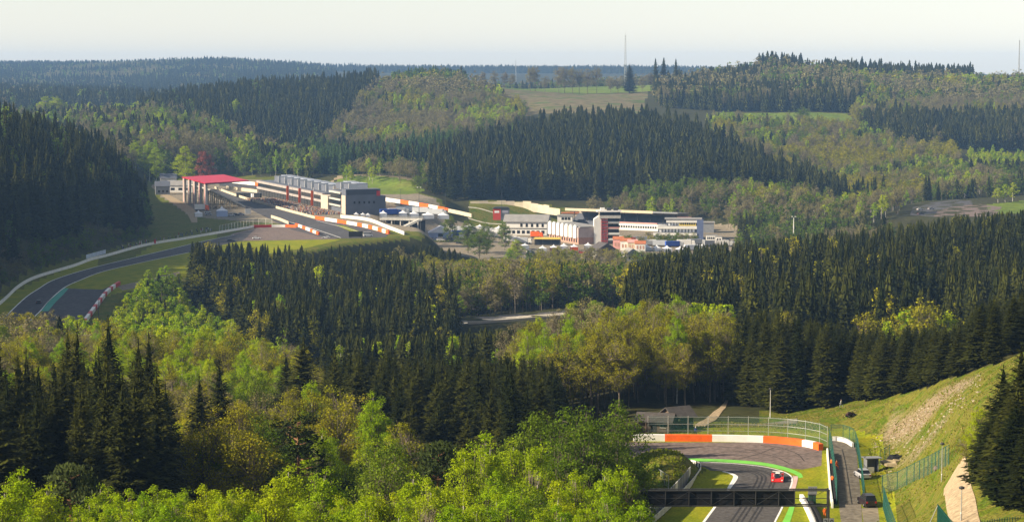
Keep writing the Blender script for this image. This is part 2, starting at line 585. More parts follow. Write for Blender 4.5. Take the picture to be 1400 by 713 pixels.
paint([(440, 1570), (470, 1720), (560, 1640), (580, 1540), (560, 1500), (500, 1500)], 3, True)
paint([(452, 1668), (470, 1722), (562, 1642), (572, 1585), (555, 1612), (475, 1690)], 6, True)
paint([(690, 2330), (690, 2800), (885, 2800), (880, 2330)], 4, True)
paint([(640, 2800), (640, 3250), (930, 3250), (905, 2800)], 3, True)
paint([(965, 2250), (975, 2400), (1160, 2400), (1170, 2240), (1060, 2260)], 3, True)
paint([(640, 1400), (640, 1520), (780, 1500), (790, 1400)], 2, True)
paint([(130, 950), (130, 1010), (205, 1120), (215, 1090), (170, 960)], 2, True)
# stony scrapes on the near slope: soft edged, broken up in the material
_vpx = 700 + F * GV[:, 0] / GV[:, 1]
_ea = np.zeros(len(GV))
for q, soft, k in (([(1200, 372), (1228, 384), (1310, 353), (1350, 338), (1330, 333), (1240, 352)], 9, 1.0), ([(1198, 352), (1232, 352), (1330, 325), (1345, 318), (1250, 332)], 7, 0.75), ([(1060, 400), (1200, 402), (1300, 362), (1340, 345), (1300, 352), (1180, 388)], 10, 0.42)):
    _ea = np.maximum(_ea, k * np.clip(0.5 - poly_dist(_vpx * 0.13, GV[:, 1], [(a * 0.13, b) for a, b in q]) / soft, 0, 1))
_at = me.attributes.new('earth', 'FLOAT', 'POINT'); _at.data.foreach_set('value', _ea.astype(np.float32))
_nt = M_bank.node_tree; _bs = _nt.nodes['Principled BSDF']
_src = _bs.inputs['Base Color'].links[0].from_socket
_a = _nt.nodes.new('ShaderNodeAttribute'); _a.attribute_name = 'earth'
_g = _nt.nodes.new('ShaderNodeNewGeometry')
_mp = _nt.nodes.new('ShaderNodeMapping'); _mp.inputs['Rotation'].default_value = (0, 0, 0.95); _mp.inputs['Scale'].default_value = (0.25, 1.0, 0.6)
_nt.links.new(_g.outputs['Position'], _mp.inputs['Vector'])
_n1 = _nt.nodes.new('ShaderNodeTexNoise'); _n1.inputs['Scale'].default_value = 0.5; _n1.inputs['Detail'].default_value = 9; _n1.inputs['Roughness'].default_value = 0.7
_nt.links.new(_mp.outputs[0], _n1.inputs['Vector'])
_ad = _nt.nodes.new('ShaderNodeMath'); _ad.operation = 'ADD'; _nt.links.new(_a.outputs['Fac'], _ad.inputs[0]); _nt.links.new(_n1.outputs['Fac'], _ad.inputs[1])
_mr = _nt.nodes.new('ShaderNodeMapRange'); _mr.inputs['From Min'].default_value = 0.95; _mr.inputs['From Max'].default_value = 1.25; _nt.links.new(_ad.outputs[0], _mr.inputs['Value'])
_n2 = _nt.nodes.new('ShaderNodeTexNoise'); _n2.inputs['Scale'].default_value = 2.2; _n2.inputs['Detail'].default_value = 8; _nt.links.new(_g.outputs['Position'], _n2.inputs['Vector'])
_cr = _nt.nodes.new('ShaderNodeValToRGB'); _cr.color_ramp.elements[0].position = 0.35; _cr.color_ramp.elements[0].color = (0.12, 0.085, 0.05, 1); _cr.color_ramp.elements[1].position = 0.65; _cr.color_ramp.elements[1].color = (0.33, 0.26, 0.16, 1)
_nt.links.new(_n2.outputs['Fac'], _cr.inputs['Fac'])
_mx = _nt.nodes.new('ShaderNodeMix'); _mx.data_type = 'RGBA'
_nt.links.new(_mr.outputs[0], _mx.inputs[0]); _nt.links.new(_src, _mx.inputs[6]); _nt.links.new(_cr.outputs[0], _mx.inputs[7])
_nt.links.new(_mx.outputs[2], _bs.inputs['Base Color'])
me.polygons.foreach_set('material_index', _mi)
me.polygons.foreach_set('use_smooth', np.ones(len(GF), bool))
me.update(calc_edges=True)
ground = bpy.data.objects.new('ground', me)
COL.objects.link(ground)
tag(ground, kind='structure')
# ------------------------------------------------------------------ circuit surfaces
M_track = mat_mix('track_asphalt', [(0.07, 0.066, 0.065), (0.095, 0.088, 0.085), (0.08, 0.075, 0.073)], 0.12, fine=1.5, rough=0.85)
M_runoff = mat_mix('runoff_asphalt', [(0.145, 0.112, 0.10), (0.18, 0.14, 0.125), (0.13, 0.105, 0.096)], 0.10, fine=1.2, rough=0.9)
M_dark = mat_mix('dark_asphalt', [(0.075, 0.074, 0.08), (0.10, 0.097, 0.10)], 0.05, fine=0.6, rough=0.85)
M_svc = mat_mix('service_asphalt', [(0.14, 0.12, 0.095), (0.19, 0.165, 0.13), (0.15, 0.13, 0.105)], 0.15, fine=1.4, rough=0.9, stretch=(3, 0.3, 1))
M_white = mat('white_paint', (0.78, 0.77, 0.74), 0.6, 0.12, 0.8)
M_green_paint = mat('green_paint', (0.17, 0.52, 0.06), 0.7, 0.15, 0.5)
M_teal_paint = mat('teal_paint', (0.03, 0.28, 0.20), 0.7, 0.12, 0.3)
M_kerb = mat('pink_kerb', (0.62, 0.42, 0.38), 0.7, 0.15, 0.8)
M_path = mat_mix('sandy_path', [(0.30, 0.225, 0.14), (0.36, 0.28, 0.18), (0.27, 0.205, 0.13)], 0.2, fine=2.0)


def gl(pts, z): return [G(a, b, z) for a, b in pts]


# hairpin
runoff = sheet('run_off', gl([(840, 604), (1060, 604), (1112, 610), (1124, 614), (1123, 636), (1097, 641), (1060, 638), (1000, 634), (880, 632), (840, 634)], ZN + 0.012), M_runoff, kind='structure')
OUT = [(840, 633), (905, 631), (960, 631.5), (1000, 633), (1040, 637), (1066, 642.5), (1080, 649), (1083, 656), (1081, 665), (1075, 680), (1067, 698), (1058, 716), (1040, 760)]
INN = [(840, 645), (905, 640), (935, 640), (962, 642), (988, 644), (1001, 647), (1007, 650.5), (1006, 655), (1001, 662), (994, 671), (980, 689), (962, 713), (925, 765)]
strip('race_track', gl(OUT, ZN), gl(INN, ZN), M_track, 0.02, n=80)
def offs(pts, z, d0, d1, name, mt, dz, n=80, kind='structure'):
    l = smooth_line(gl(pts, z), 0.8)
    a = [p + side(l, i) * d0 for i, p in enumerate(l)]; b = [p + side(l, i) * d1 for i, p in enumerate(l)]
    vs = []
    for p, q in zip(a, b): vs += [(p.x, p.y, p.z + dz), (q.x, q.y, q.z + dz)]
    fs = [(2 * i, 2 * i + 1, 2 * i + 3, 2 * i + 2) for i in range(len(a) - 1)]
    me = bpy.data.meshes.new(name); me.from_pydata(vs, [], fs); me.materials.append(mt); me.update()
    if me.polygons[0].normal.z < 0: me.flip_normals()
    o = bpy.data.objects.new(name, me); COL.objects.link(o); tag(o, kind=kind)
    return o
offs(OUT, ZN, -0.14, 0.14, 'edge_line', M_white, 0.03)
offs(INN[4:], ZN, -0.2, 0.2, 'edge_line', M_white, 0.03)
strip('green_verge', gl([(880, 626.5), (940, 626), (1000, 628), (1045, 632), (1075, 638.5), (1094, 646), (1098, 652)], ZN), gl([(880, 630), (940, 630), (1000, 632), (1043, 636), (1070, 642), (1087, 648), (1092, 653)], ZN), M_green_paint, 0.03)
strip('kerb', gl([(1084, 650), (1084.5, 657), (1081, 667), (1073, 686)], ZN), gl([(1091, 651), (1090, 658), (1087, 669), (1080, 688)], ZN), M_kerb, 0.05)
strip('kerb', gl([(995, 645), (1006, 649.5), (1004, 656), (997, 667)], ZN), gl([(995, 646.5), (1002, 650), (1001, 655), (994, 667)], ZN), M_white, 0.05)
strip('green_verge', gl([(1080, 690), (1074, 704), (1066, 720)], ZN), gl([(1087, 690), (1083, 704), (1078, 720)], ZN), M_green_paint, 0.03)
strip('service_road', gl([(1136, 600), (1139, 620), (1143, 650), (1147, 690), (1152, 730), (1160, 790)], ZN), gl([(1160, 599), (1170, 612), (1173, 640), (1176, 670), (1179, 713), (1184, 790)], ZN), M_svc, 0.02)
# long road beyond the fence, towards the huts
def drape(name, left, right, mt, dz=0.08, n=40, kind='structure'):
    def rs(pts):
        l = smooth_line(pts, 0.5); return [l[round(k * (len(l) - 1) / n)] for k in range(n + 1)]
    a, b = rs(left), rs(right); w = 4
    pts = []
    for p, q in zip(a, b):
        for k in range(w + 1):
            pts.append(p.lerp(q, k / w))
    z = height([p.x for p in pts], [p.y for p in pts])
    vs = [(p.x, p.y, zz + dz) for p, zz in zip(pts, z)]
    fs = []
    for i in range(n):
        for k in range(w):
            o = i * (w + 1) + k
            fs.append((o, o + 1, o + w + 2, o + w + 1))
    me = bpy.data.meshes.new(name); me.from_pydata(vs, [], fs); me.materials.append(mt); me.update()
    if me.polygons[0].normal.z < 0: me.flip_normals()
    o = bpy.data.objects.new(name, me); COL.objects.link(o); tag(o, kind=kind)
    return o
drape('path', [AT(1291, 640, 283), AT(1290, 660, 272), AT(1291, 690, 256), AT(1296, 720, 236), AT(1302, 760, 215)], [AT(1318, 638, 281), AT(1322, 660, 270), AT(1325, 690, 254), AT(1334, 720, 235), AT(1345, 760, 215)], M_path)
drape('path', [AT(880, 585, 392), AT(930, 582, 396), AT(965, 572, 412), AT(985, 560, 430), AT(992, 552, 445)], [AT(880, 587, 388), AT(933, 585, 391), AT(972, 575, 406), AT(990, 563, 424), AT(996, 552, 445)], M_path)
drape('path', [AT(1000, 578, 402), AT(1040, 574, 404), AT(1090, 572, 404)], [AT(1000, 585, 393), AT(1040, 581, 395), AT(1090, 578, 396)], M_svc)

# rubber laid on the asphalt
M_rubber = mat_mix('rubbered_asphalt', [(0.05, 0.042, 0.04), (0.085, 0.07, 0.065)], 0.3, fine=1.0, rough=0.8)
M_line = mat_mix('rubbered_line', [(0.035, 0.033, 0.034), (0.05, 0.048, 0.048)], 0.3, fine=1.0, rough=0.7)
_mid = [((a + c) / 2, (b + d) / 2) for (a, b), (c, d) in zip(OUT, INN)]
for k, f in enumerate((0.30, 0.36, 0.47, 0.54, 0.62)):
    offs([(a * (1 - f) + c * f, b * (1 - f) + d * f) for (a, b), (c, d) in zip(OUT, INN)], ZN, -0.16, 0.16, 'skid_mark', M_line, 0.024 + 0.001 * k)
for k, pts in enumerate(([(880, 622), (960, 621.5), (1040, 622.5), (1123, 623)], [(900, 612), (960, 610), (1010, 612), (1040, 618)], [(1040, 608), (1068, 612), (1090, 620), (1100, 630)], [(990, 630), (1030, 622), (1060, 611)], [(930, 626), (980, 619), (1040, 614), (1090, 613)], [(1010, 617), (1040, 619), (1065, 626), (1080, 634)])):
    offs(pts, ZN, -0.12, 0.12, 'skid_mark', M_rubber, 0.018 + 0.001 * k)

# uphill track on the left
LO = [(-30, 470), (0, 440), (32, 409), (52, 395), (76, 381.5), (126, 366), (192, 350), (240, 338.5), (274, 330.5), (320, 321), (350, 312)]
RO = [(-10, 497), (38, 442), (56, 424), (68, 410), (88, 393), (109, 383), (141, 371), (192, 359), (253, 346), (300, 336.5), (330, 331)]
strip('race_track', gl(LO, ZL), gl(RO, ZL), M_dark, 0.03, n=120)
offs(LO[:-1], ZL, -0.22, 0.22, 'edge_line', M_white, 0.05)
offs(RO[:-1], ZL, -0.22, 0.22, 'edge_line', M_white, 0.05)
sheet('run_off', gl([(92, 394), (140, 395.5), (152, 390), (150, 398), (136, 418), (122, 436), (103, 453), (100, 462), (20, 466), (38, 444), (60, 425)], ZL + 0.02), M_dark, kind='structure')
sheet('run_off', gl([(92, 436), (113, 434), (118, 437), (104, 450), (88, 450)], ZL + 0.035), M_svc, kind='structure')
strip('green_verge', gl([(88, 393.5), (75, 404), (65, 413), (56, 425)], ZL), gl([(94, 394), (86, 403), (76, 413), (66, 425)], ZL), M_teal_paint, 0.05)
strip('gravel_track', gl([(160, 391), (200, 382), (245, 371)], ZL), gl([(168, 397), (205, 388), (247, 376)], ZL), M_gravel, 0.02)
# pit straight, run off and apron
sheet('race_track', gl([(290, 258), (336, 268), (372, 283), (432, 299), (480, 306), (531, 320), (528, 324), (470, 326), (440, 324), (400, 314), (372, 301), (336, 283), (300, 268), (283, 258)], ZL + 0.03), M_dark, kind='structure')
sheet('run_off', gl([(318, 319), (350, 311), (405, 309), (436, 320), (470, 324), (455, 327), (330, 329), (300, 336)], ZL + 0.02), M_runoff, kind='structure')
sheet('race_track', gl([(300, 249), (330, 250), (382, 258), (440, 266), (430, 270), (345, 257), (300, 254)], ZL + 0.03), M_dark, kind='structure')
sheet('mown_apron', gl([(281, 340), (326, 329.5), (452, 327), (466, 327.5), (422, 338), (377, 345), (330, 351), (280, 352)], ZL + 0.04), M_grass, kind='structure')
sheet('mown_apron', gl([(458, 307), (470, 308), (502, 320), (492, 322)], ZL + 0.05), M_grass, kind='structure')
offs([(432, 301), (470, 311), (505, 321)], ZL, -0.25, 0.25, 'edge_line', M_white, 0.06)
offs([(394, 303), (430, 313), (466, 325)], ZL, -0.25, 0.25, 'edge_line', M_white, 0.06)
# access road below the stand
strip('service_road', gl([(200, 250), (215, 262), (228, 272), (245, 284), (256, 293), (262, 304)], ZL), gl([(206, 249), (222, 261), (238, 270), (258, 281), (268, 290), (270, 304)], ZL), M_path, 0.05)
# sunken road
strip('service_road', gl([(628, 439), (680, 434), (760, 428), (830, 421)], ZM), gl([(628, 443), (690, 439), (760, 433.5), (832, 427)], ZM), mat_mix('pale_road', [(0.40, 0.36, 0.30), (0.48, 0.43, 0.36)], 0.1, fine=0.8), 0.05)
strip('race_track', gl([(628, 436), (680, 431), (760, 425.5), (830, 419)], ZM), gl([(628, 438.6), (680, 433.6), (760, 427.6), (830, 420.6)], ZM), M_dark, 0.05)
# far bend
sheet('race_track', gl([(1244, 294), (1248, 283), (1275, 276.5), (1310, 272.5), (1328, 274), (1330, 279), (1300, 283), (1282, 288), (1276, 296)], ZR + 0.04), M_dark, kind='structure')
sheet('run_off', gl([(1275, 288), (1295, 282), (1340, 279), (1370, 283), (1360, 296), (1276, 296)], ZR + 0.03), M_runoff, kind='structure')
# ------------------------------------------------------------------ paints used on things
M_orange = mat('orange_paint', (0.85, 0.13, 0.012), 0.55, 0.15, 0.9)
M_tyrewhite = mat('white_belt', (0.80, 0.78, 0.74), 0.6, 0.1, 0.9)
M_redp = mat('red_paint', (0.55, 0.02, 0.02), 0.5, 0.15, 0.6)
M_conc = mat('concrete', (0.46, 0.44, 0.40), 0.9, 0.2, 0.7)
M_concw = mat('whitewashed_concrete', (0.68, 0.66, 0.61), 0.85, 0.15, 0.7)
M_fence = mat('green_coated_steel', (0.012, 0.085, 0.065), 0.5, 0.2, 1.0)
M_meshg = mat_mesh('green_wire_mesh', (0.012, 0.10, 0.075), 0.27)
M_meshl = mat_mesh('grey_wire_mesh', (0.10, 0.15, 0.11), 0.30)
M_steel = mat('galvanised_steel', (0.42, 0.42, 0.40), 0.45, 0.15, 1.5, metal=0.4)
M_dsteel = mat('dark_steel', (0.055, 0.055, 0.055), 0.5, 0.2, 1.0, metal=0.3)
M_black = mat('black_sheet', (0.008, 0.008, 0.009), 0.7, 0.2, 1.0)
M_tyre = mat('tyre_rubber', (0.012, 0.012, 0.013), 0.85, 0.3, 2.0)
M_glass = mat('dark_glass', (0.015, 0.018, 0.022), 0.08, 0.1, 1.0, spec=0.6)
M_grey = mat('grey_panel', (0.22, 0.23, 0.25), 0.7, 0.15, 0.8)
M_lamp = mat('lamp_glass', (0.7, 0.68, 0.6), 0.3, 0.1, 1.0)
M_rlamp = mat('tail_lamp_glass', (0.45, 0.02, 0.03), 0.3, 0.1, 1.0)
M_wood = mat('weathered_timber', (0.12, 0.085, 0.06), 0.85, 0.3, 1.8)
M_shingle = mat('roof_shingles', (0.075, 0.066, 0.06), 0.9, 0.25, 1.2)


def pick(px, py, y0=180.0, y1=520.0):
    """where the sight line px, py meets the ground"""
    ys = np.linspace(y0, y1, 700)
    d = ray(px, py)
    xs = d.x / d.y * ys; zs = d.z / d.y * ys
    h = height(xs, ys)
    i = int(np.argmax(zs <= h))
    return Vector((xs[i], ys[i], h[i]))


# ------------------------------------------------------------------ barriers and fences
def coloured_wall(name, label, cat, pts, z, secs, w, h, group=None, part='barrier_section'):
    """wall in coloured lengths; secs = [(px limit, material)] along the px of pts"""
    line = smooth_line([G(a, b, z) for a, b in pts], 0.7)
    root = thing(name, label, cat, line[0], 0, group)
    pxs = [700 + F * p.x / p.y for p in line]
    i = 0
    for lim, mt in secs:
        j = i
        while j < len(line) - 1 and pxs[j + 1] <= lim: j += 1
        j = max(j, i + 1)
        if j > len(line) - 1: break
        mb = MB(); loc = [p - line[0] for p in line]
        ribbon(mb, loc, w, 0, h, 0, i, j)
        mb.build(part, mt, root)
        i = j
    return root


TW = [(866, 602), (900, 602), (960, 602.5), (1000, 603), (1050, 604.5), (1085, 607.5), (1108, 611), (1122, 615), (1129, 619)]
coloured_wall('tyre_wall', 'white and orange tyre wall curving round the hairpin run off', 'tyre wall', TW, ZN, [(915, M_tyrewhite), (981, M_orange), (1049, M_tyrewhite), (1106, M_orange), (1120, M_tyrewhite), (1129, M_orange)], 0.9, 1.15)


def fence(name, label, pts, h, sp, mpost, mmesh, rails=(), group=None, lean=0.0, drape_=False, mid=None, mrail=None, postr=0.05):
    line = smooth_line(pts, sp)
    root = thing(name, label, 'fence', line[0], 0, group)
    post = MB().tube((0, 0, -0.3), (0, 0, h), postr, postr, 5)
    if lean: post.tube((0, 0, h), (lean, 0, h + abs(lean)), postr, postr, 5)
    pm = post.mesh('post', mpost)
    for i, p in enumerate(line):
        o = bpy.data.objects.new('post', pm); COL.objects.link(o); o.parent = root
        o.location = p - line[0]
    for i in range(len(line) - 1):
        a = line[i] - line[0]; b = line[i + 1] - line[0]
        mb = MB(); mb.quad(a + Z1_ * 0.06, b + Z1_ * 0.06, b + Z1_ * (h - 0.03), a + Z1_ * (h - 0.03))
        mb.build('mesh_panel', mmesh, root)
    for r in rails:
        mb = MB()
        for i in range(len(line) - 1):
            mb.tube(line[i] - line[0] + Z1_ * r, line[i + 1] - line[0] + Z1_ * r, 0.045, 0.045, 4, cap=False)
        mb.build('rail', mrail or mpost, root)
    return root


Z1_ = Vector((0, 0, 1))
fence('debris_fence', 'tall green debris fence with pale rails behind the hairpin tyre wall', [G(a, b, ZN) for a, b in [(886, 598), (960, 598), (1020, 598.5), (1060, 600), (1092, 603), (1118, 607.5), (1131, 613)]], 4.0, 3.6, M_steel, M_meshg, (1.3, 2.5, 3.8), mrail=M_steel)
fence('debris_fence', 'tall green debris fence beside the tyre stacks and the service road', [G(a, b, ZN) for a, b in [(1133, 614.5), (1136.5, 630), (1139, 648), (1141.5, 670), (1144, 690)]], 4.0, 3.0, M_fence, M_meshg, (1.3, 2.6, 3.9))
_w = smooth_line([G(a, b, ZN) for a, b in [(1131, 620), (1133, 645), (1135, 672), (1138, 694)]], 1.2)
wl = thing('concrete_wall', 'white concrete wall along the grass strip of the hairpin', 'wall', _w[0])
ribbon(MB(), [p - _w[0] for p in _w], 0.3, 0, 0.95).build('wall_body', M_concw, wl)
ribbon(MB(), [p - _w[0] for p in _w], 0.22, 0.95, 1.05).build('coping', M_tyrewhite, wl)


def tyre_row(label, pts, rows, n_h=4):
    line = smooth_line([G(a, b, ZN) for a, b in pts], 0.68)
    root = thing('tyre_barrier', label, 'tyre stacks', line[0])
    prof = []
    for k in range(n_h):
        z = k * 0.24
        prof += [(0.29, z), (0.33, z + 0.06), (0.33, z + 0.17), (0.29, z + 0.23)]
    prof.append((0.16, n_h * 0.24 - 0.01))
    m = MB().lathe(prof, 9).mesh('tyre_stack', M_tyre)
    for i, p in enumerate(line):
        s = side(line, i)
        for r in range(rows):
            o = bpy.data.objects.new('tyre_stack', m); COL.objects.link(o); o.parent = root
            o.location = p - line[0] - s * (0.68 * r)
    return root


tyre_row('black tyre stacks lining the debris fence beside the service road', [(1135.5, 622), (1138.2, 645), (1140.8, 668), (1142.5, 688)], 1)
tyre_row('black tyre stacks behind the white wall end under the gantry', [(1106, 688), (1113, 700), (1121, 716), (1128, 735)], 2)
_w = smooth_line([G(a, b, ZN) for a, b in [(1095.5, 683), (1099, 689), (1105, 701), (1111, 715), (1118, 735)]], 1.2)
wl = thing('concrete_wall', 'white concrete wall end widening beneath the gantry', 'wall', _w[0])
ribbon(MB(), [p - _w[0] for p in _w], 0.55, 0, 0.95).build('wall_body', M_tyrewhite, wl)
_w = smooth_line([G(a, b, ZN) for a, b in [(1138, 602), (1148, 602.5), (1158, 605.5), (1166, 611)]], 0.9)
wl = thing('concrete_wall', 'low white curved wall closing the top of the service road', 'wall', _w[0])
ribbon(MB(), [p - _w[0] for p in _w], 0.35, 0, 0.8).build('wall_body', M_tyrewhite, wl)
fence('boundary_fence', 'green mesh fence curving round the top of the service road', [G(a, b, ZN) for a, b in [(1136, 600.5), (1148, 600.5), (1159, 603), (1168, 609), (1172, 620)]], 2.8, 2.4, M_fence, M_meshg, (2.75,))
fence('boundary_fence', 'green mesh fence along the grass side of the service road', [G(a, b, ZN) for a, b in [(1172.5, 622), (1175, 640), (1178, 660), (1181.5, 688)]], 3.0, 2.6, M_fence, M_meshg, (2.95,))
sheet('gravel_patch', gl([(1178, 694), (1200, 692), (1203, 716), (1181, 717)], ZN + 0.03), M_gravel, kind='structure')
_fp = [AT(a, b, c) - Z1_ * 3.2 for a, b, c in [(1208, 664, 312), (1213, 680, 300), (1219, 697, 288), (1226, 716, 276), (1236, 745, 258)]]
fence('boundary_fence', 'tall dark green fence running downhill below the wire fence', _fp, 3.2, 2.0, M_fence, M_meshg, (3.15, 1.6))
fence('wire_fence', 'light wire fence on dark posts climbing the grass to the lamp post', [pick(a, b, 270, 340) for a, b in [(1206, 674), (1227, 669), (1251, 657), (1273, 647), (1297, 635)]], 2.9, 2.9, M_fence, M_meshl, (2.85,), postr=0.07)
fence('wire_fence', 'short wire fence behind the marshal shelter', [pick(a, b, 300, 380) for a, b in [(1203, 636), (1216, 628)]], 2.6, 1.6, M_fence, M_meshl, (2.5,))
# picket fence at the footpath
_tp = smooth_line([AT(a, b, c) for a, b, c in [(1282, 688, 228), (1292, 700, 222), (1305, 713, 217), (1325, 716, 213), (1345, 711, 214), (1370, 707, 216), (1400, 705, 218), (1440, 703, 220)]], 0.42)
pf = thing('picket_fence', 'dark green steel picket fence dipping across the footpath', 'fence', _tp[0] - Z1_ * 2.4)
pkm = MB().box(-0.035, 0.035, -0.02, 0.02, -0.6, 2.4).mesh('picket', M_fence)
for p in _tp:
    o = bpy.data.objects.new('picket', pkm); COL.objects.link(o); o.parent = pf; o.location = p - _tp[0]
for r in (0.3, 2.2):
    mb = MB()
    for i in range(len(_tp) - 1): mb.tube(_tp[i] - _tp[0] + Z1_ * r, _tp[i + 1] - _tp[0] + Z1_ * r, 0.03, 0.03, 4, cap=False)
    mb.build('rail', M_fence, pf)
for i in range(0, len(_tp) - 6, 6):
    a = _tp[i] - _tp[0]; b = _tp[i + 6] - _tp[0]
    MB().quad(a + Z1_ * 0.1, b + Z1_ * 0.1, b + Z1_ * 2.3, a + Z1_ * 2.3).build('mesh_panel', M_meshg, pf)
MB().tube(Vector((0, 0, 2.2)), Vector((-1.3, -0.6, -0.4)), 0.04, 0.04, 5).build('brace', M_steel, pf)

# guard rail and panel fence inside the hairpin
_gl = [(912, 634.5), (930, 635), (945, 636.5), (956, 640), (958, 646), (953, 655), (945, 665), (932, 679), (915, 696), (896, 713), (880, 728)]
_g = smooth_line([G(a, b, ZN) for a, b in _gl], 1.0)
gr = thing('guard_rail', 'pale triple guard rail on posts round the inside of the hairpin', 'guard rail', _g[0])
for z0, z1 in ((0.12, 0.38), (0.46, 0.72), (0.80, 1.06)):
    ribbon(MB(), [p - _g[0] for p in _g], 0.10, z0, z1).build('rail', M_concw, gr)
pm = MB().box(-0.09, 0.09, -0.09, 0.09, -0.2, 1.12).mesh('post', M_dsteel)
for i in range(0, len(_g), 2):
    o = bpy.data.objects.new('post', pm); COL.objects.link(o); o.parent = gr; o.location = _g[i] - _g[0] + side(_g, i) * -0.16
_f = smooth_line([G(a, b, ZN) for a, b in [(944, 657), (936, 667), (925, 679), (908, 697), (890, 714), (872, 732)]], 2.4)
pf = thing('panel_fence', 'grey sheet panel fence standing behind the hairpin guard rail', 'fence', _f[0])
for i in range(len(_f) - 1):
    a = _f[i] - _f[0]; b = _f[i + 1] - _f[0]
    ribbon(MB(), [a, b], 0.08, 0.05, 2.4, 0).build('panel', M_concw if i in (0, 5) else M_grey, pf)
    o = MB().box(-0.06, 0.06, -0.06, 0.06, -0.2, 2.5).build('post', M_dsteel, pf, a + Vector((0, 0, 0)))
fence('wire_fence', 'wire fence on pale posts in the shade behind the grassy mound', [G(a, b, ZN) for a, b in [(876, 641), (886, 650), (900, 660), (914, 670)]], 2.4, 2.2, M_steel, M_meshl, (2.35,))

# ------------------------------------------------------------------ gantry over the track
gx0 = AT(854, 680, 294).x; gx1 = AT(1132, 680, 294).x
gzb = ZT(691, 294); gzt = ZT(670, 294)
gt = thing('gantry_bridge', 'dark steel truss gantry with black panels spanning the track', 'gantry', (gx1, 294, ZN))
GX = lambda px: (px - 700) / F * 294 - gx1
b0, b1 = gzb - ZN, gzt - ZN
for yy in (0.0, 1.1):
    for zz in (b0, b1):
        MB().box(gx0 - gx1, 0, yy - 0.08, yy + 0.08, zz - 0.08, zz + 0.08).build('chord', M_dsteel, gt)
ups = [868, 883, 913, 945.5, 976.5, 1008, 1038, 1070, 1092, 1132]
um = MB().box(-0.05, 0.05, -0.14, 1.2, b0 + 0.08, b1 - 0.08).mesh('upright', M_dsteel)
for u in ups[:-1]:
    o = bpy.data.objects.new('upright', um); COL.objects.link(o); o.parent = gt; o.location = (GX(u), 0, 0)
for i in range(len(ups) - 1):
    a, b = (GX(ups[i]), GX(ups[i + 1]))
    z0, z1 = (b1 - 0.1, b0 + 0.1) if i % 2 else (b0 + 0.1, b1 - 0.1)
    MB().tube((a, -0.10, z0), (b, -0.10, z1), 0.035, 0.035, 4).build('brace', M_dsteel, gt)
    if i < 8:
        MB().box(a + 0.055, b - 0.055, 0.12, 0.18, b0 + 0.09, b1 - 0.09).build('panel', M_black, gt)
MB().box(gx0 - gx1, 0, 0.02, 0.06, (b0 + b1) / 2 - 0.04, (b0 + b1) / 2 + 0.04).build('mid_rail', M_dsteel, gt)
for xx in (0.12, gx0 - gx1 - 0.12):
    for yy in (0.0, 1.1):
        MB().box(xx - 0.13, xx + 0.13, yy - 0.13, yy + 0.13, -0.3, b1 + 0.15).build('leg', M_dsteel, gt)
MB().box(GX(854), GX(1092), 0.15, 1.0, b0 - 0.06, b0 + 0.02).build('walkway', M_black, gt)


def text_mesh(txt, size, mt):
    cu = bpy.data.curves.new('digits', 'FONT'); cu.body = txt; cu.size = size; cu.align_x = 'CENTER'; cu.align_y = 'CENTER'; cu.extrude = 0.01
    o = bpy.data.objects.new('digits', cu); COL.objects.link(o)
    dg = bpy.context.evaluated_depsgraph_get()
    me = bpy.data.meshes.new_from_object(o.evaluated_get(dg))
    bpy.data.objects.remove(o, do_unlink=True)
    me.materials.clear(); me.materials.append(mt)
    return me


for px, ch in ((1128.5, '2'), (1136.5, '0')):
    p = AT(px, 713, 292); zb = p.z - ZN
    s = thing('distance_board', 'small grey board with the black figure %s at the gantry leg' % ('two' if ch == '2' else 'nought'), 'sign', (p.x, p.y - 0.35, ZN))
    MB().box(-0.34, 0.34, -0.02, 0.02, zb - 0.6, zb + 0.62).build('board', M_grey, s)
    MB().box(-0.03, 0.03, 0.021, 0.06, -0.1, zb - 0.3).build('post', M_dsteel, s)
    o = bpy.data.objects.new('figure', text_mesh(ch, 1.0, M_black)); COL.objects.link(o); o.parent = s
    o.location = (0, -0.035, zb + 0.05); o.rotation_euler = (math.pi / 2, 0, 0)
p = G(1110, 691, ZN)
s = thing('signal_cabinet', 'dark green signal cabinet with a grey board on top', 'cabinet', p)
MB().box(-0.55, 0.55, -0.4, 0.4, 0, 1.75).build('body', mat('cabinet_green', (0.02, 0.07, 0.045), 0.6, 0.15, 1.0), s)
MB().box(-0.62, 0.62, -0.46, 0.46, 1.75, 1.83).build('roof', M_dsteel, s)
MB().box(-0.02, 0.02, -0.42, -0.40, 0.1, 1.65).build('door_gap', M_black, s)
bd = MB().box(-0.6, 0.75, -0.04, 0.04, 1.84, 3.0).build('board', M_grey, s)
for k in range(3):
    MB().prism([(-0.28 + 0.36 * k, 2.62), (-0.14 + 0.36 * k, 2.48), (0.0 + 0.36 * k, 2.62), (-0.14 + 0.36 * k, 2.78)], 'y', -0.06, -0.041).build('mark', M_black, bd)

# ------------------------------------------------------------------ lamp posts
def lamp_post(p, h, label, two=False, group=None, mt=None):
    t = thing('lamp_post', label, 'lamp post', p, 0, group)
    MB().lathe([(0.10, -0.3), (0.10, 0.9), (0.07, 1.0), (0.045, h)], 7).build('pole', mt or M_steel, t)
    MB().lathe([(0.10, h - 0.02), (0.30, h + 0.05), (0.34, h + 0.16), (0.24, h + 0.28), (0.05, h + 0.34)], 9).build('lamp_head', M_dsteel, t)
    return t


lamp_post(pick(1287.5, 657, 250, 340), 5.1, 'pale lamp post at the upper end of the wire fence')
lamp_post(pick(1314, 712, 200, 300), 3.6, 'slim lamp post standing on the sandy footpath')
lamp_post(pick(1053, 571, 380, 440), 5.6, 'lamp post against the dark spruces at the crest of the slope', mt=M_concw)

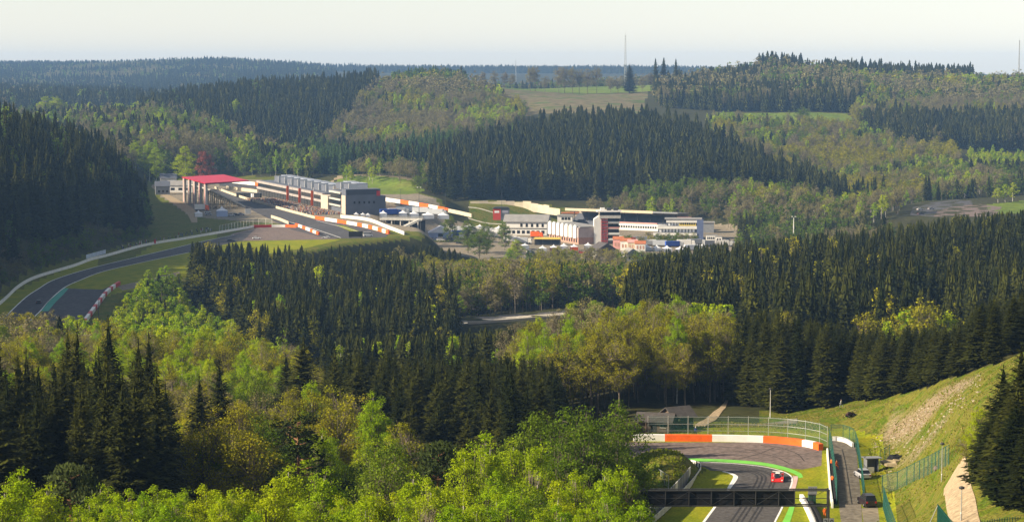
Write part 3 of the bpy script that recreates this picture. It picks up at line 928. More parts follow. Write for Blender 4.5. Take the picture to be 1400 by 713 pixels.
# ------------------------------------------------------------------ marshal shelter, chalet huts
p = pick(1191, 645, 300, 380)
s = thing('marshal_shelter', 'small open grey marshal shelter with a slanting flat roof', 'shelter', p, 0.15)
for x0, x1, y0, y1 in ((-1.0, -0.92, -0.8, 0.9), (0.92, 1.0, -0.8, 0.9), (-0.92, 0.92, 0.82, 0.9)):
    MB().box(x0, x1, y0, y1, -0.3, 2.35).build('side_panel', M_grey, s)
MB().box(-0.92, 0.25, -0.8, -0.74, -0.3, 1.0).build('front_panel', M_concw, s)
MB().prism([(-1.25, 2.46), (1.2, 2.36), (1.2, 2.46), (-1.25, 2.58)], 'x', -1.35, 1.5).build('roof', M_grey, s)
MB().box(-0.7, 0.7, 0.3, 0.7, 0.35, 0.42).build('bench', M_wood, s)


def chalet(p, rz, w, d, h, rise, label, porch=False):
    s = thing('timber_hut', label, 'hut', p, rz)
    n = int((h + 0.3) / 0.28)
    for k in range(n):        # boards of the walls
        z = -0.2 + k * 0.28
        MB().box(-w / 2, w / 2, -d / 2 + (0.01 if k % 2 else 0), d / 2, z, z + 0.265).build('wall_board', M_wood, s)
    for e in (-1, 1):
        MB().prism([(-d / 2, h), (d / 2, h), (0, h + rise)], 'x', e * (w / 2 - 0.1) - 0.05, e * (w / 2 - 0.1) + 0.05).build('gable', M_wood, s)
    ov = 0.7
    for e in (-1, 1):
        a = rise / (d / 2)
        MB().prism([(0, h + rise + 0.02), (e * (d / 2 + ov), h - a * ov + 0.02), (e * (d / 2 + ov), h - a * ov + 0.16), (0, h + rise + 0.18)], 'x', -w / 2 - 0.6, w / 2 + 0.6).build('roof_slope', M_shingle, s)
    MB().box(-0.5, 0.5, -d / 2 - 0.03, -d / 2 - 0.001, 0, 2.0).build('door', M_dsteel, s)
    wn = MB().box(w * 0.2, w * 0.2 + 1.0, -d / 2 - 0.04, -d / 2 - 0.001, 1.0, 1.8).build('window', M_glass, s)
    MB().box(w * 0.2 - 0.08, w * 0.2 + 1.08, -d / 2 - 0.06, -d / 2 - 0.041, 0.92, 1.0).build('sill', M_concw, wn)
    if porch:
        for xx in (-w / 2 - 0.4, -w / 2 + 1.6, w / 2 - 0.2):
            MB().box(xx - 0.08, xx + 0.08, -d / 2 - 0.62, -d / 2 - 0.46, -0.3, h - 0.25).build('porch_post', M_wood, s)
        MB().box(-w / 2 - 0.4, -w / 2 + 1.6, -d / 2 - 0.6, -d / 2 - 0.5, 0.9, 1.0).build('porch_rail', M_wood, s)
    return s


_p = pick(897, 588, 370, 420)
chalet(_p, -0.25, 6.0, 4.5, 2.2, 1.0, 'low brown timber hut with a porch beside the hairpin fence', True)
_p = pick(926, 583, 375, 430)
sh = chalet(_p, 0.5, 4.2, 4.4, 2.4, 1.3, 'taller dark timber hut with a white notice on its wall')
MB().box(-1.3, -0.9, -2.26, -2.235, 1.5, 1.9).build('notice', M_tyrewhite, sh)

# ------------------------------------------------------------------ rubble and stones on the slope
def rock_mesh(seed, r, flat=0.6):
    rnd = random.Random(seed); mb = MB(); n = 9; rings = 5
    vs = []
    for i in range(rings + 1):
        a = math.pi * i / rings
        for k in range(n):
            b = 2 * math.pi * k / n
            q = r * (1 + rnd.uniform(-.22, .22))
            vs.append((q * math.sin(a) * math.cos(b), q * math.sin(a) * math.sin(b), q * flat * math.cos(a)))
    fs = [(i * n + k, (i + 1) * n + k, (i + 1) * n + (k + 1) % n, i * n + (k + 1) % n) for i in range(rings) for k in range(n)]
    mb.add(vs, fs); return mb


M_rock = mat('slate_rock', (0.16, 0.13, 0.11), 0.95, 0.35, 1.5)
p = pick(1224, 632, 290, 360)
s = thing('rubble_heap', 'scraped earth heap with a dark slab at the foot of the stony slope', 'rubble', p, 0.6)
rock_mesh(3, 1.6, 0.45).build('slab', M_black, s, (0.6, 0.4, 0.5))
rock_mesh(4, 2.2, 0.28).build('earth', M_earth, s, (-0.8, -0.3, 0.1))
rock_mesh(5, 1.3, 0.3).build('earth', M_earth, s, (2.0, 0.2, 0.4))
p = pick(1280, 642, 250, 330)
tag(rock_mesh(9, 0.45, 0.9).build('boulder', M_rock, None, p + Z1_ * 0.2), 'dark boulder in the grass next to the pale lamp post', 'boulder')
_rr = random.Random(77)
rocks = MB()
for _ in range(520):
    t = _rr.random(); 
    if _rr.random() < 0.62:
        q = pick_xy = (1200 + 140 * t + _rr.gauss(0, 10), 372 - 38 * t + _rr.gauss(0, 5))
    else:
        q = (1195 + 145 * t + _rr.gauss(0, 8), 352 - 30 * t + _rr.gauss(0, 4))
    x = (q[0] - 700) / F * q[1]; y = q[1]
    r = 0.07 + 0.22 * _rr.random() ** 3; z = 0
    rk = rock_mesh(_rr.randrange(20), r)
    rocks.add([(a + x, b + y, c) for a, b, c in rk.v], rk.f)
_rv = np.array(rocks.v)
_cxy = _rv.reshape(520, -1, 3)[:, :, :2].mean(1)
_hh = np.repeat(height(_cxy[:, 0], _cxy[:, 1]), _rv.shape[0] // 520)
rocks.v = [(a, b, c + h) for (a, b, c), h in zip(rocks.v, _hh)]
tag(rocks.build('loose_stones', mat('pale_stone', (0.33, 0.28, 0.2), 0.95, 0.35, 2.0)), 'loose pale stones scattered over the bare slope', 'stones', None, 'stuff')

# ------------------------------------------------------------------ rough grass on the near banks
def tufts(name, label, poly, n, seed, hmin, hmax, mt, dens=None):
    rs = np.random.RandomState(seed)
    xs = [a for a, b in poly]; ys = [b for a, b in poly]
    X = rs.uniform(min(xs), max(xs), n * 3); Y = rs.uniform(min(ys), max(ys), n * 3)
    ok = poly_dist(X, Y, poly) < 0
    ok &= rs.rand(len(X)) < 0.35 + 0.65 * (np.sin(X * 0.7 + 2 * np.sin(Y * 0.45)) * np.sin(Y * 0.9 + np.sin(X * 0.6)) > -0.1)
    X, Y = X[ok][:n], Y[ok][:n]
    Z = height(X, Y)
    a = rs.uniform(0, np.pi, len(X)); h = rs.uniform(hmin, hmax, len(X)) * rs.choice([.6, 1, 1, 1.5], len(X)); w = h * rs.uniform(.45, .9, len(X))
    V = []; Fc = []
    k = 0
    for da in (0, 1.05, 2.1):
        dx, dy = np.cos(a + da) * w / 2, np.sin(a + da) * w / 2
        lx, ly = rs.normal(0, .3, len(X)) * h, rs.normal(0, .3, len(X)) * h
        P = np.stack([np.stack([X - dx * .5, Y - dy * .5, Z - .03], -1), np.stack([X + dx * .5, Y + dy * .5, Z - .03], -1), np.stack([X + dx + lx, Y + dy + ly, Z + h * .8], -1), np.stack([X - dx * .4 + lx, Y - dy * .4 + ly, Z + h], -1)], 1)
        V.append(P.reshape(-1, 3))
    V = np.concatenate(V)
    Fc = np.arange(len(V)).reshape(-1, 4)
    me = bpy.data.meshes.new(name); me.from_pydata(V.tolist(), [], Fc.tolist()); me.materials.append(mt); me.update()
    o = bpy.data.objects.new(name, me); COL.objects.link(o)
    return tag(o, label, 'grass', None, 'stuff')


def wp(pts): return [((a - 700) / F * y, y) for a, y in pts]


ML_g = mat_leaf('grass_blades', (0.16, 0.21, 0.008), (0.22, 0.24, 0.014), 0.4, 0.4)
ML_s = mat_leaf('straw_blades', (0.33, 0.27, 0.09), (0.38, 0.31, 0.11), 0.35, 0.4)
_slope = wp([(1192, 340), (1198, 385), (1100, 402), (1060, 408), (1180, 404), (1290, 366), (1352, 340), (1420, 332), (1400, 262), (1330, 275), (1290, 292), (1215, 322)])
tufts('rough_grass', 'rough green grass tufts on the stony slope', _slope, 3200, 5, .08, .22, ML_g)
tufts('dry_grass', 'dry straw coloured tufts on the stony slope', _slope, 3600, 6, .08, .2, ML_s)
tufts('rough_grass', 'green grass tufts beside the footpath', wp([(1206, 312), (1285, 288), (1285, 230), (1215, 240)]), 1800, 7, .06, .16, ML_g)
tufts('rough_grass', 'weedy grass on the mound inside the hairpin', gp([(866, 640), (890, 628), (930, 640), (940, 655), (915, 672), (880, 690)], ZN), 1500, 8, .1, .3, ML_g)
tufts('dry_grass', 'straw coloured grass under the debris fence', gp([(880, 594), (1130, 594), (1120, 572), (1000, 562), (870, 575)], ZN), 1800, 9, .1, .22, ML_s)
# ------------------------------------------------------------------ vehicles
def paint_mat(c):
    return mat('car_paint_%02d%02d%02d' % tuple(int(v * 99) for v in c), c, 0.3, 0.05, 1.0, spec=0.5)


def loft(mb, st, closed=True):
    """st: list of (x, [(y, z)...]) with equal point counts"""
    n = len(st[0][1]); vs = []
    for x, sec in st: vs += [(x, y, z) for y, z in sec]
    fs = []
    for i in range(len(st) - 1):
        for k in range(n):
            fs.append((i * n + k, i * n + (k + 1) % n, (i + 1) * n + (k + 1) % n, (i + 1) * n + k))
    fs.append(tuple(range(n))[::-1]); fs.append(tuple(range((len(st) - 1) * n, len(st) * n)))
    return mb.add(vs, fs)


def sec(w, z0, z1, tw=None):
    tw = w if tw is None else tw
    return [(-w * 0.92, z0), (w * 0.92, z0), (w, z0 + 0.15 * (z1 - z0) + 0.05), (w, z0 + 0.75 * (z1 - z0)), (tw * 0.93, z1), (-tw * 0.93, z1), (-w, z0 + 0.75 * (z1 - z0)), (-w, z0 + 0.15 * (z1 - z0) + 0.05)]


def wheel_meshes(r, w):
    t = MB().lathe([(r * 0.6, -w / 2), (r * 0.95, -w / 2), (r, -w / 2 + 0.04), (r, w / 2 - 0.04), (r * 0.95, w / 2), (r * 0.6, w / 2)], 12).mesh('tyre', M_tyre)
    c = MB().lathe([(0.05, -w / 2 - 0.005), (r * 0.6, -w / 2 + 0.01), (r * 0.6, w / 2 - 0.01), (0.05, w / 2 + 0.005)], 10).mesh('rim', M_steel)
    return t, c


def add_wheels(t, xs, hw, r, w):
    tm, cm = wheel_meshes(r, w)
    for x in xs:
        for s in (-1, 1):
            o = bpy.data.objects.new('wheel', tm); COL.objects.link(o); o.parent = t
            o.location = (x, s * (hw - w / 2), r); o.rotation_euler = (math.pi / 2, 0, 0)
            c = bpy.data.objects.new('rim', cm); COL.objects.link(c); c.parent = o


def car(p, rz, label, col, L=4.4, W=1.8, H=1.5, kind='car', group=None, name='parked_car', cat='car'):
    t = thing(name, label, cat, p, rz, group)
    hw = W / 2; pm = paint_mat(col); belt = H * 0.62; g = 0.2
    van = kind == 'van'
    b = MB()
    loft(b, [(-L / 2, sec(hw * 0.9, 0.35, belt * 0.92)), (-L / 2 + 0.25, sec(hw, g, belt)), (-L * 0.1, sec(hw, g, belt)), (L * 0.18, sec(hw, g, belt * 0.98)), (L / 2 - 0.35, sec(hw * 0.97, g, belt * 0.82)), (L / 2, sec(hw * 0.85, 0.32, belt * 0.66))])
    b.build('body', pm, t)
    c = MB(); f = 0.28 if van else (-0.02 if kind == 'gt' else 0.02); rr = -L / 2 + (0.08 if kind in ('suv', 'van') else 0.45)
    loft(c, [(rr, [(-hw * .93, belt - .05), (hw * .93, belt - .05), (hw * .90, belt), (-hw * .90, belt)]), (rr + 0.35, [(-hw * .93, belt - .05), (hw * .93, belt - .05), (hw * .74, H - .06), (-hw * .74, H - .06)]),
             (L * f, [(-hw * .93, belt - .05), (hw * .93, belt - .05), (hw * .74, H - .06), (-hw * .74, H - .06)]), (L * f + 0.75, [(-hw * .93, belt - .05), (hw * .93, belt - .05), (hw * .88, belt), (-hw * .88, belt)])])
    c.build('windows', M_glass, t)
    MB().prism([(rr + 0.28, -hw * .76), (L * f + 0.08, -hw * .76), (L * f + 0.08, hw * .76), (rr + 0.28, hw * .76)], 'z', H - 0.07, H).build('roof', pm, t)
    for s in (-1, 1):
        MB().box(L / 2 - 0.12, L / 2 + 0.015, s * hw * 0.62 - 0.18, s * hw * 0.62 + 0.18, belt * 0.52, belt * 0.68).build('headlight', M_lamp, t)
        MB().box(-L / 2 - 0.015, -L / 2 + 0.1, s * hw * 0.72 - 0.14, s * hw * 0.72 + 0.14, belt * 0.66, belt * 0.9).build('tail_light', M_rlamp, t)
    add_wheels(t, (-L * 0.31, L * 0.31), hw + 0.02, 0.33 if kind != 'suv' else 0.38, 0.22)
    if kind == 'gt':
        MB().box(-L / 2 - 0.05, -L / 2 + 0.3, -hw, hw, H * 0.88, H * 0.92).build('rear_wing', M_black, t)
    return t


def prototype_car(p, rz, label, col):
    """low closed sports prototype: tub, four wheel arches, canopy, fin, rear wing"""
    t = thing('race_car', label, 'race car', p, rz)
    pm = paint_mat(col)
    b = MB()
    loft(b, [(-2.2, sec(0.85, 0.12, 0.55)), (-1.5, sec(0.98, 0.08, 0.62)), (-0.3, sec(0.96, 0.06, 0.5)), (0.9, sec(0.95, 0.06, 0.42)), (1.7, sec(0.98, 0.06, 0.45)), (2.35, sec(0.95, 0.06, 0.2))])
    b.build('body', pm, t)
    c = MB()
    loft(c, [(-1.9, [(-.18, .5), (.18, .5), (.12, .7), (-.12, .7)]), (-0.8, [(-.5, .45), (.5, .45), (.34, .98), (-.34, .98)]), (0.0, [(-.52, .42), (.52, .42), (.36, 1.02), (-.36, 1.02)]), (0.9, [(-.4, .38), (.4, .38), (.3, .45), (-.3, .45)])])
    c.build('canopy', M_glass, t)
    MB().prism([(-0.95, -.34), (0.05, -.36), (0.05, .36), (-0.95, .34)], 'z', 1.0, 1.05).build('roof', M_tyrewhite, t)
    for s in (-1, 1):
        for x in (-1.45, 1.45):
            a = MB(); loft(a, [(x - .5, sec(.2, .3, .45)), (x - .2, sec(.22, .3, .74)), (x + .2, sec(.22, .3, .76)), (x + .55, sec(.2, .2, .4))])
            a.build('wheel_arch', pm, t, (0, s * 0.78, 0))
        MB().box(-2.35, -2.0, s * 0.92 - 0.02, s * 0.92 + 0.02, 0.4, 1.0).build('wing_end_plate', pm, t)
        MB().box(2.0, 2.3, s * 0.75 - 0.13, s * 0.75 + 0.13, 0.26, 0.4).build('headlight', M_lamp, t)
        MB().box(-0.9, 0.1, s * 0.60 - 0.03, s * 0.60 + 0.03, 0.5, 0.72).build('number_panel', M_tyrewhite, t)
    MB().box(-2.35, -2.02, -0.94, 0.94, 0.92, 0.97).build('rear_wing', M_tyrewhite, t)
    MB().prism([(-2.1, 0.55), (-0.9, 0.6), (-0.9, 1.0), (-2.1, 0.95)], 'y', -0.02, 0.02).build('fin', pm, t)
    add_wheels(t, (-1.45, 1.45), 1.0, 0.34, 0.32)
    return t


prototype_car(G(1063, 655, ZN + 0.03), math.radians(-98), 'red sports prototype with white roof and wing leaving the hairpin', (0.62, 0.02, 0.015))
car(G(1178, 652, ZN) + Vector((0.1, 0, 0)), math.radians(99), 'silver car parked against the green fence of the service road', (0.5, 0.5, 0.52), 4.3, 1.75, 1.5)
car(pick(1185, 690, 290, 340), math.radians(98), 'dark off road car with red tail lamps parked by the gravel patch', (0.022, 0.014, 0.015), 4.6, 1.9, 1.85, 'suv')
# quad bike on the slope
p = pick(1163, 570, 350, 420)
t = thing('quad_bike', 'dark quad bike standing on the grassy slope', 'quad bike', p, 0.4)
b = MB(); loft(b, [(-.8, sec(.28, .45, .75)), (-.2, sec(.3, .45, .9)), (.3, sec(.25, .45, .95)), (.85, sec(.3, .4, .75))]); b.build('body', paint_mat((0.05, 0.02, 0.03)), t)
MB().box(-.6, .0, -.16, .16, .9, 1.0).build('seat', M_tyre, t)
MB().tube((.35, -.4, 1.15), (.35, .4, 1.15), .03).build('handlebar', M_dsteel, t)
for s in (-1, 1):
    for x in (-.55, .55): MB().box(x - .3, x + .3, s * .45 - .14, s * .45 + .14, .58, .64).build('mudguard', M_black, t)
add_wheels(t, (-.55, .55), .58, .28, .24)

# ------------------------------------------------------------------ people: one skinned figure, several outfits
def outfit(name, legs, torso, skin=(0.45, 0.27, 0.19)):
    m, nt, b = _base(name)
    tc = nt.nodes.new('ShaderNodeTexCoord'); sx = nt.nodes.new('ShaderNodeSeparateXYZ')
    nt.links.new(tc.outputs['Object'], sx.inputs[0])
    cr = nt.nodes.new('ShaderNodeValToRGB'); cr.color_ramp.interpolation = 'CONSTANT'
    mr = nt.nodes.new('ShaderNodeMath'); mr.operation = 'DIVIDE'; mr.inputs[1].default_value = 1.8
    nt.links.new(sx.outputs['Z'], mr.inputs[0]); nt.links.new(mr.outputs[0], cr.inputs['Fac'])
    e = cr.color_ramp.elements
    e[0].position = 0; e[0].color = (0.02, 0.02, 0.02, 1)
    e[1].position = 0.05; e[1].color = (*legs, 1)
    q = e.new(0.53); q.color = (*torso, 1)
    q = e.new(0.83); q.color = (*skin, 1)
    nt.links.new(cr.outputs['Color'], b.inputs['Base Color']); b.inputs['Roughness'].default_value = 0.85
    return m


def person(p, rz, label, om, hair, stride=0.12, arms=0.25, group=None):
    V = [(0, 0, .95), (0, 0, 1.15), (0, 0, 1.40), (0, .0, 1.50), (0.01, 0, 1.58), (0.02, 0, 1.72),          # pelvis .. head
         (.0, .10, .92), (stride, .11, .50), (stride * .6, .11, .07), (stride * .6 + .16, .12, .04),
         (.0, -.10, .92), (-stride, -.11, .50), (-stride * 1.6, -.11, .08), (-stride * 1.6 + .16, -.12, .04),
         (0, .19, 1.42), (.02, .25, 1.14), (arms, .22, .92), (arms + .08, .21, .86),
         (0, -.19, 1.42), (.0, -.25, 1.14), (arms * .6, -.24, .90), (arms * .6 + .08, -.23, .84)]
    E = [(0, 1), (1, 2), (2, 3), (3, 4), (4, 5), (0, 6), (6, 7), (7, 8), (8, 9), (0, 10), (10, 11), (11, 12), (12, 13), (2, 14), (14, 15), (15, 16), (16, 17), (2, 18), (18, 19), (19, 20), (20, 21)]
    R = [.15, .14, .15, .06, .085, .09, .09, .065, .045, .035, .09, .065, .045, .035, .065, .05, .035, .03, .065, .05, .035, .03]
    me = bpy.data.meshes.new('body'); me.from_pydata(V, E, []); me.materials.append(om)
    t = thing('person', label, 'person', p, rz, group)
    o = bpy.data.objects.new('body', me); COL.objects.link(o); o.parent = t
    sk = o.modifiers.new('skin', 'SKIN')
    if not me.skin_vertices:
        import bmesh
        bm = bmesh.new(); bm.from_mesh(me); bm.verts.layers.skin.verify(); bm.to_mesh(me); bm.free()
    for i, r in enumerate(R):
        me.skin_vertices[0].data[i].radius = (r, r)
    me.skin_vertices[0].data[0].use_root = True
    ss = o.modifiers.new('smooth', 'SUBSURF'); ss.levels = 1; ss.render_levels = 1
    MB().lathe([(0.115, 1.66), (0.12, 1.72), (0.09, 1.80), (0.03, 1.83)], 9, (0.0, 0, 0)).build('hat' if 'cap' in label else 'hair', hair, t)
    return t


O_marsh = outfit('marshal_overalls', (0.75, 0.14, 0.01), (0.80, 0.15, 0.01))
O_blue = outfit('blue_jacket', (0.03, 0.03, 0.05), (0.03, 0.06, 0.35))
O_grey = outfit('pale_clothes', (0.16, 0.17, 0.2), (0.5, 0.5, 0.48))
H_dark = mat('dark_hair', (0.03, 0.02, 0.015), 0.8, 0.2, 4.0)
person(G(1127.5, 708, ZN), 1.7, 'person in orange overalls standing beside the gantry leg', O_marsh, H_dark, 0.05)
person(G(1134.2, 640, ZN) + Vector((0.25, 0, 0)), 0.3, 'person in orange overalls leaning at the white wall by the tyre stacks', O_marsh, H_dark)
person(G(1144, 642, ZN), 2.4, 'person in orange overalls walking behind the debris fence', O_marsh, H_dark, 0.2)
person(G(1135, 663, ZN) + Vector((0.3, 0, 0)), 1.2, 'person in orange overalls crouched close to the gantry end of the wall', O_marsh, H_dark)
person(G(951, 596, ZN), -1.4, 'person in a blue jacket behind the orange tyre wall', O_blue, M_tyrewhite)
person(pick(1150, 557.5, 360, 430), 2.6, 'person in pale clothes walking on the crest of the slope', O_grey, H_dark, 0.25)
# ------------------------------------------------------------------ paddock, pits and stands
M_redroof = mat('red_roof_sheet', (0.43, 0.012, 0.04), 0.5, 0.08, 0.2)
M_pink = mat('pink_panel', (0.60, 0.30, 0.27), 0.75, 0.15, 0.4)
M_cream = mat('cream_render', (0.54, 0.47, 0.34), 0.85, 0.12, 0.3)
M_beige = mat('beige_cladding', (0.50, 0.42, 0.33), 0.85, 0.12, 0.3)
M_wall = mat('white_render', (0.72, 0.70, 0.66), 0.85, 0.1, 0.3)
M_slate = mat('grey_blue_cladding', (0.11, 0.12, 0.15), 0.6, 0.12, 0.2)
M_roofg = mat('grey_roof_sheet', (0.26, 0.25, 0.24), 0.8, 0.15, 0.3)
M_canvas = mat('white_canvas', (0.74, 0.75, 0.78), 0.7, 0.08, 0.5)
M_bluec = mat('blue_canvas', (0.03, 0.08, 0.35), 0.7, 0.1, 0.5)
M_yellow = mat('yellow_panel', (0.70, 0.52, 0.10), 0.7, 0.1, 0.4)
M_brick = mat('brick_pink', (0.42, 0.24, 0.18), 0.9, 0.2, 0.8)
M_terr = mat('orange_roof_tile', (0.42, 0.14, 0.06), 0.9, 0.2, 0.5)


def frame(a, b):
    d = b - a
    return math.atan2(d.y, d.x), math.hypot(d.x, d.y)


def part(root, name, mt, *box):
    return MB().box(*box).build(name, mt, root)


def wins(root, n, x0, x1, y, z0, z1, gap=0.3, mt=None, th=0.08, nm='window'):
    """n separate windows let into a facade facing -y"""
    w = (x1 - x0) / n
    m = MB().box(0, w * (1 - gap), -th, th, z0, z1).mesh(nm, mt or M_glass)
    for k in range(n):
        o = bpy.data.objects.new(nm, m); COL.objects.link(o); o.parent = root
        o.location = (x0 + w * (k + gap / 2), y, 0)


# ---- red roofed grandstand
A, B = G(255, 276, ZL), G(286, 286, ZL)
rz, LG = frame(A, B)
gs = thing('grandstand', 'open grandstand with a flat crimson roof on tall striped pylons', 'grandstand', A, rz)
for k in range(5):
    x = 1.5 + k * (LG - 4.5) / 4
    for j, mt in enumerate((M_conc, M_pink, M_pink, M_conc)):
        part(gs, 'pylon_post', mt, x - 2.4 + j * 1.25, x - 1.3 + j * 1.25, -2.2 + 0.05 * (j % 2), -0.8, -0.4, 15.7)
    part(gs, 'pylon_head', M_redroof, x - 2.3, x + 2.4, -2.0, -1.0, 13.0, 15.6)
MB().prism([(-2.6, 16.2), (25.5, 17.5), (25.5, 17.9), (-2.6, 16.7)], 'x', -1.5, LG + 1.5).build('roof', M_redroof, gs)
MB().prism([(-2.5, 15.7), (25.3, 17.2), (25.3, 17.45), (-2.5, 16.15)], 'x', LG - 0.2, LG + 0.6).build('roof_beam', M_dsteel, gs)
for k in range(6):
    x = 2 + k * (LG - 4) / 5
    MB().prism([(-1.0, 15.6), (25.0, 17.1), (25.0, 17.48), (-1.0, 16.18)], 'x', x - 0.2, x + 0.2).build('roof_beam', M_dsteel, gs)
for k in range(14):
    f = k / 14
    part(gs, 'seat_row', M_conc, 0.5, LG - 0.5, 1.5 + f * 21.5, 1.5 + f * 21.5 + 1.75, 11.6 - f * 11, 12.2 - f * 11)
for x in (0.2, LG - 0.2):
    MB().prism([(1.0, 12.9), (23.5, 1.3), (23.5, 0.5), (1.0, 12.0)], 'x', x - 0.25, x + 0.25).build('stringer', M_conc, gs)
for x in np.linspace(0.4, LG - 0.4, 7):
    for y in (1.6, 5.5, 9.5, 13.5, 17.5):
        part(gs, 'support_post', M_cream, x - 0.22, x + 0.22, y, y + 0.4, -0.4, 12.0 - (y - 1.2) * 0.53)
    MB().tube((x, 1.8, 0.5), (x, 9.6, 7.0), 0.16, 0.16, 4).build('brace', M_cream, gs)
    MB().tube((x, 9.6, 0.5), (x, 15.0, 4.2), 0.16, 0.16, 4).build('brace', M_cream, gs)


def pagoda(px, py, w, h, label, mside, z=ZL, cat='tent', group=None, rz=0.2):
    t = thing('tent', label, cat, G(px, py, z), rz, group)
    for sx, sy in ((-1, -1), (1, -1), (1, 1), (-1, 1)):
        part(t, 'pole', M_steel, sx * w / 2 - .08, sx * w / 2 + .08, sy * w / 2 - .08, sy * w / 2 + .08, -0.3, h * .55)
    MB().add([(-w / 2, -w / 2, h * .55), (w / 2, -w / 2, h * .55), (w / 2, w / 2, h * .55), (-w / 2, w / 2, h * .55), (-w * .16, -w * .16, h * .72), (w * .16, -w * .16, h * .72), (w * .16, w * .16, h * .72), (-w * .16, w * .16, h * .72), (0, 0, h)],
             [(0, 1, 5, 4), (1, 2, 6, 5), (2, 3, 7, 6), (3, 0, 4, 7), (4, 5, 8), (5, 6, 8), (6, 7, 8), (7, 4, 8), (3, 2, 1, 0)]).build('canopy', M_canvas, t)
    for s in (-1, 1):
        part(t, 'side_wall', mside, -w / 2 + .1, w / 2 - .1, s * w / 2 - .03, s * w / 2 + .03, 0, h * .54)
    return t


pagoda(303.5, 295.5, 6.6, 6.4, 'white pagoda tent with blue sides in front of the grandstand', mat('pale_blue_canvas', (0.35, 0.42, 0.62), 0.8, 0.1, 0.4))
pagoda(271.5, 296, 4.6, 4.0, 'small white pagoda tent at the corner of the access road', M_canvas)


def truck(p, rz, label, cab, box, L=12.0, W=2.5, H=4.0, group=None, name='race_truck', cat='truck'):
    t = thing(name, label, cat, p, rz, group)
    part(t, 'trailer_box', box, -L / 2, L / 2 - 2.6, -W / 2, W / 2, 1.0, H)
    b = MB(); loft(b, [(L / 2 - 2.3, sec(W / 2, 0.5, H * .9)), (L / 2 - .5, sec(W / 2, 0.5, H * .85)), (L / 2, sec(W / 2 * .95, 0.5, H * .45))]); b.build('cab', cab, t)
    part(t, 'windscreen', M_glass, L / 2 - .4, L / 2 - .05, -W * .42, W * .42, H * .5, H * .74)
    part(t, 'chassis', M_dsteel, -L / 2 + .3, L / 2 - .5, -W * .3, W * .3, .55, .95)
    add_wheels(t, (-L / 2 + 1.2, -L / 2 + 2.5, L / 2 - 1.4), W / 2, .5, .35)
    return t


truck(G(276, 288, ZL), 0.1, 'white and orange lorry parked at the pylons of the grandstand', M_orange, M_wall, 9)
for px, py, c, l in ((316, 295, (.6, .6, .6), 'white car parked in front of the grandstand steps'), (323, 294.5, (.03, .03, .04), 'black car parked in front of the grandstand steps'), (330, 294, (.3, .3, .32), 'grey car parked next to the white hoarding'),
                     (285, 294, (.35, .36, .4), 'silver car parked beside the white pagoda tent'), (284, 291, (.5, .5, .5), 'pale car parked under the last pylon of the grandstand')):
    car(G(px, py, ZL), 0.15, l, c, group=None)
h = thing('hoarding', 'white hoarding at the foot of the grandstand', 'hoarding', G(339, 293, ZL), 0.3)
part(h, 'panel', M_wall, -1.8, 1.8, -.08, .08, 0.2, 3.6); part(h, 'post', M_dsteel, -1.6, -1.4, .09, .25, -.3, 3.5); part(h, 'post', M_dsteel, 1.4, 1.6, .09, .25, -.3, 3.5)

# ---- pit building
C, E = G(473, 293.5, ZL), G(352, 266.5, ZL)
rz, LP = frame(C, E)
pb = thing('pit_building', 'long pit building with pale floor bands and a dark grey end block', 'pit building', C, rz)
part(pb, 'end_block', M_slate, 0, 9, -22, 0, -0.5, 15.4)
part(pb, 'side_panel', M_beige, 0.15, 8.6, -0.05, 0.25, 0.0, 11.5)
part(pb, 'end_annex', M_slate, 0.4, 9, -25.5, -22.02, -0.5, 11.0)
part(pb, 'red_corner', M_redp, -0.06, 3, -21.8, -19.5, 11.2, 14.2)
part(pb, 'upper_strip', mat('dark_band', (0.05, 0.055, 0.075), 0.5, 0.1, .3), -0.05, 8.5, -21.0, -0.6, 12.0, 15.0)
wm = MB().box(-.07, .06, 0, 1.1, 6.6, 8.0).mesh('window', M_black)
for k in range(5):
    o = bpy.data.objects.new('window', wm); COL.objects.link(o); o.parent = pb; o.location = (0, -6.0 - k * 3.1, 0)
part(pb, 'glass_bay', M_slate, 9.02, 34, -20, -0.6, -0.5, 13.6)
for z in (4.2, 8.0, 12.2): part(pb, 'floor_band', M_conc, 9.1, 34.0, -0.58, 0.9, z, z + 1.0)
for z in (5.2, 9.0): part(pb, 'window_band', M_glass, 9.4, 33.6, -0.55, 0.1, z + .05, z + 2.7)
part(pb, 'wall_block', M_beige, 34.02, 50, -20, 1.6, -0.5, 9.6)
part(pb, 'main_block', M_slate, 50.02, LP, -20, -1.0, -0.5, 10.4)
M_bandp = mat('weathered_band', (0.33, 0.295, 0.275), 0.85, 0.15, 0.3)
for z in (4.6, 8.8): part(pb, 'floor_band', M_bandp, 50.1, LP, -0.98, 0.6, z, z + 1.5)
part(pb, 'window_band', M_glass, 50.3, LP - .3, -0.98, -0.3, 6.2, 8.7)
nb = 22
gm = MB().box(0.4, (LP - 52) / nb - 0.4, -0.96, -0.5, 0, 4.3).mesh('garage_door', M_dsteel)
for k in range(nb):
    o = bpy.data.objects.new('garage_door', gm); COL.objects.link(o); o.parent = pb; o.location = (51 + k * (LP - 52) / nb, 0, 0)
for k in range(11):
    x = 16 + k * (LP - 32) / 11; w_ = (LP - 32) / 11 * 0.72; zb = 13.6 if x < 34 else 10.4
    ph = part(pb, 'penthouse', M_slate, x, x + w_, -18.5, -7, zb, zb + 4.0)
    part(ph, 'frame', M_wall, x - .35, x - .02, -18.8, -6.5, zb, zb + 4.5)
    part(ph, 'roof', mat('pale_blue_roof', (0.30, 0.33, 0.40), .6, .1, .3), x - .4, x + w_ + .9, -19, -12.0, zb + 4.02, zb + 4.45)
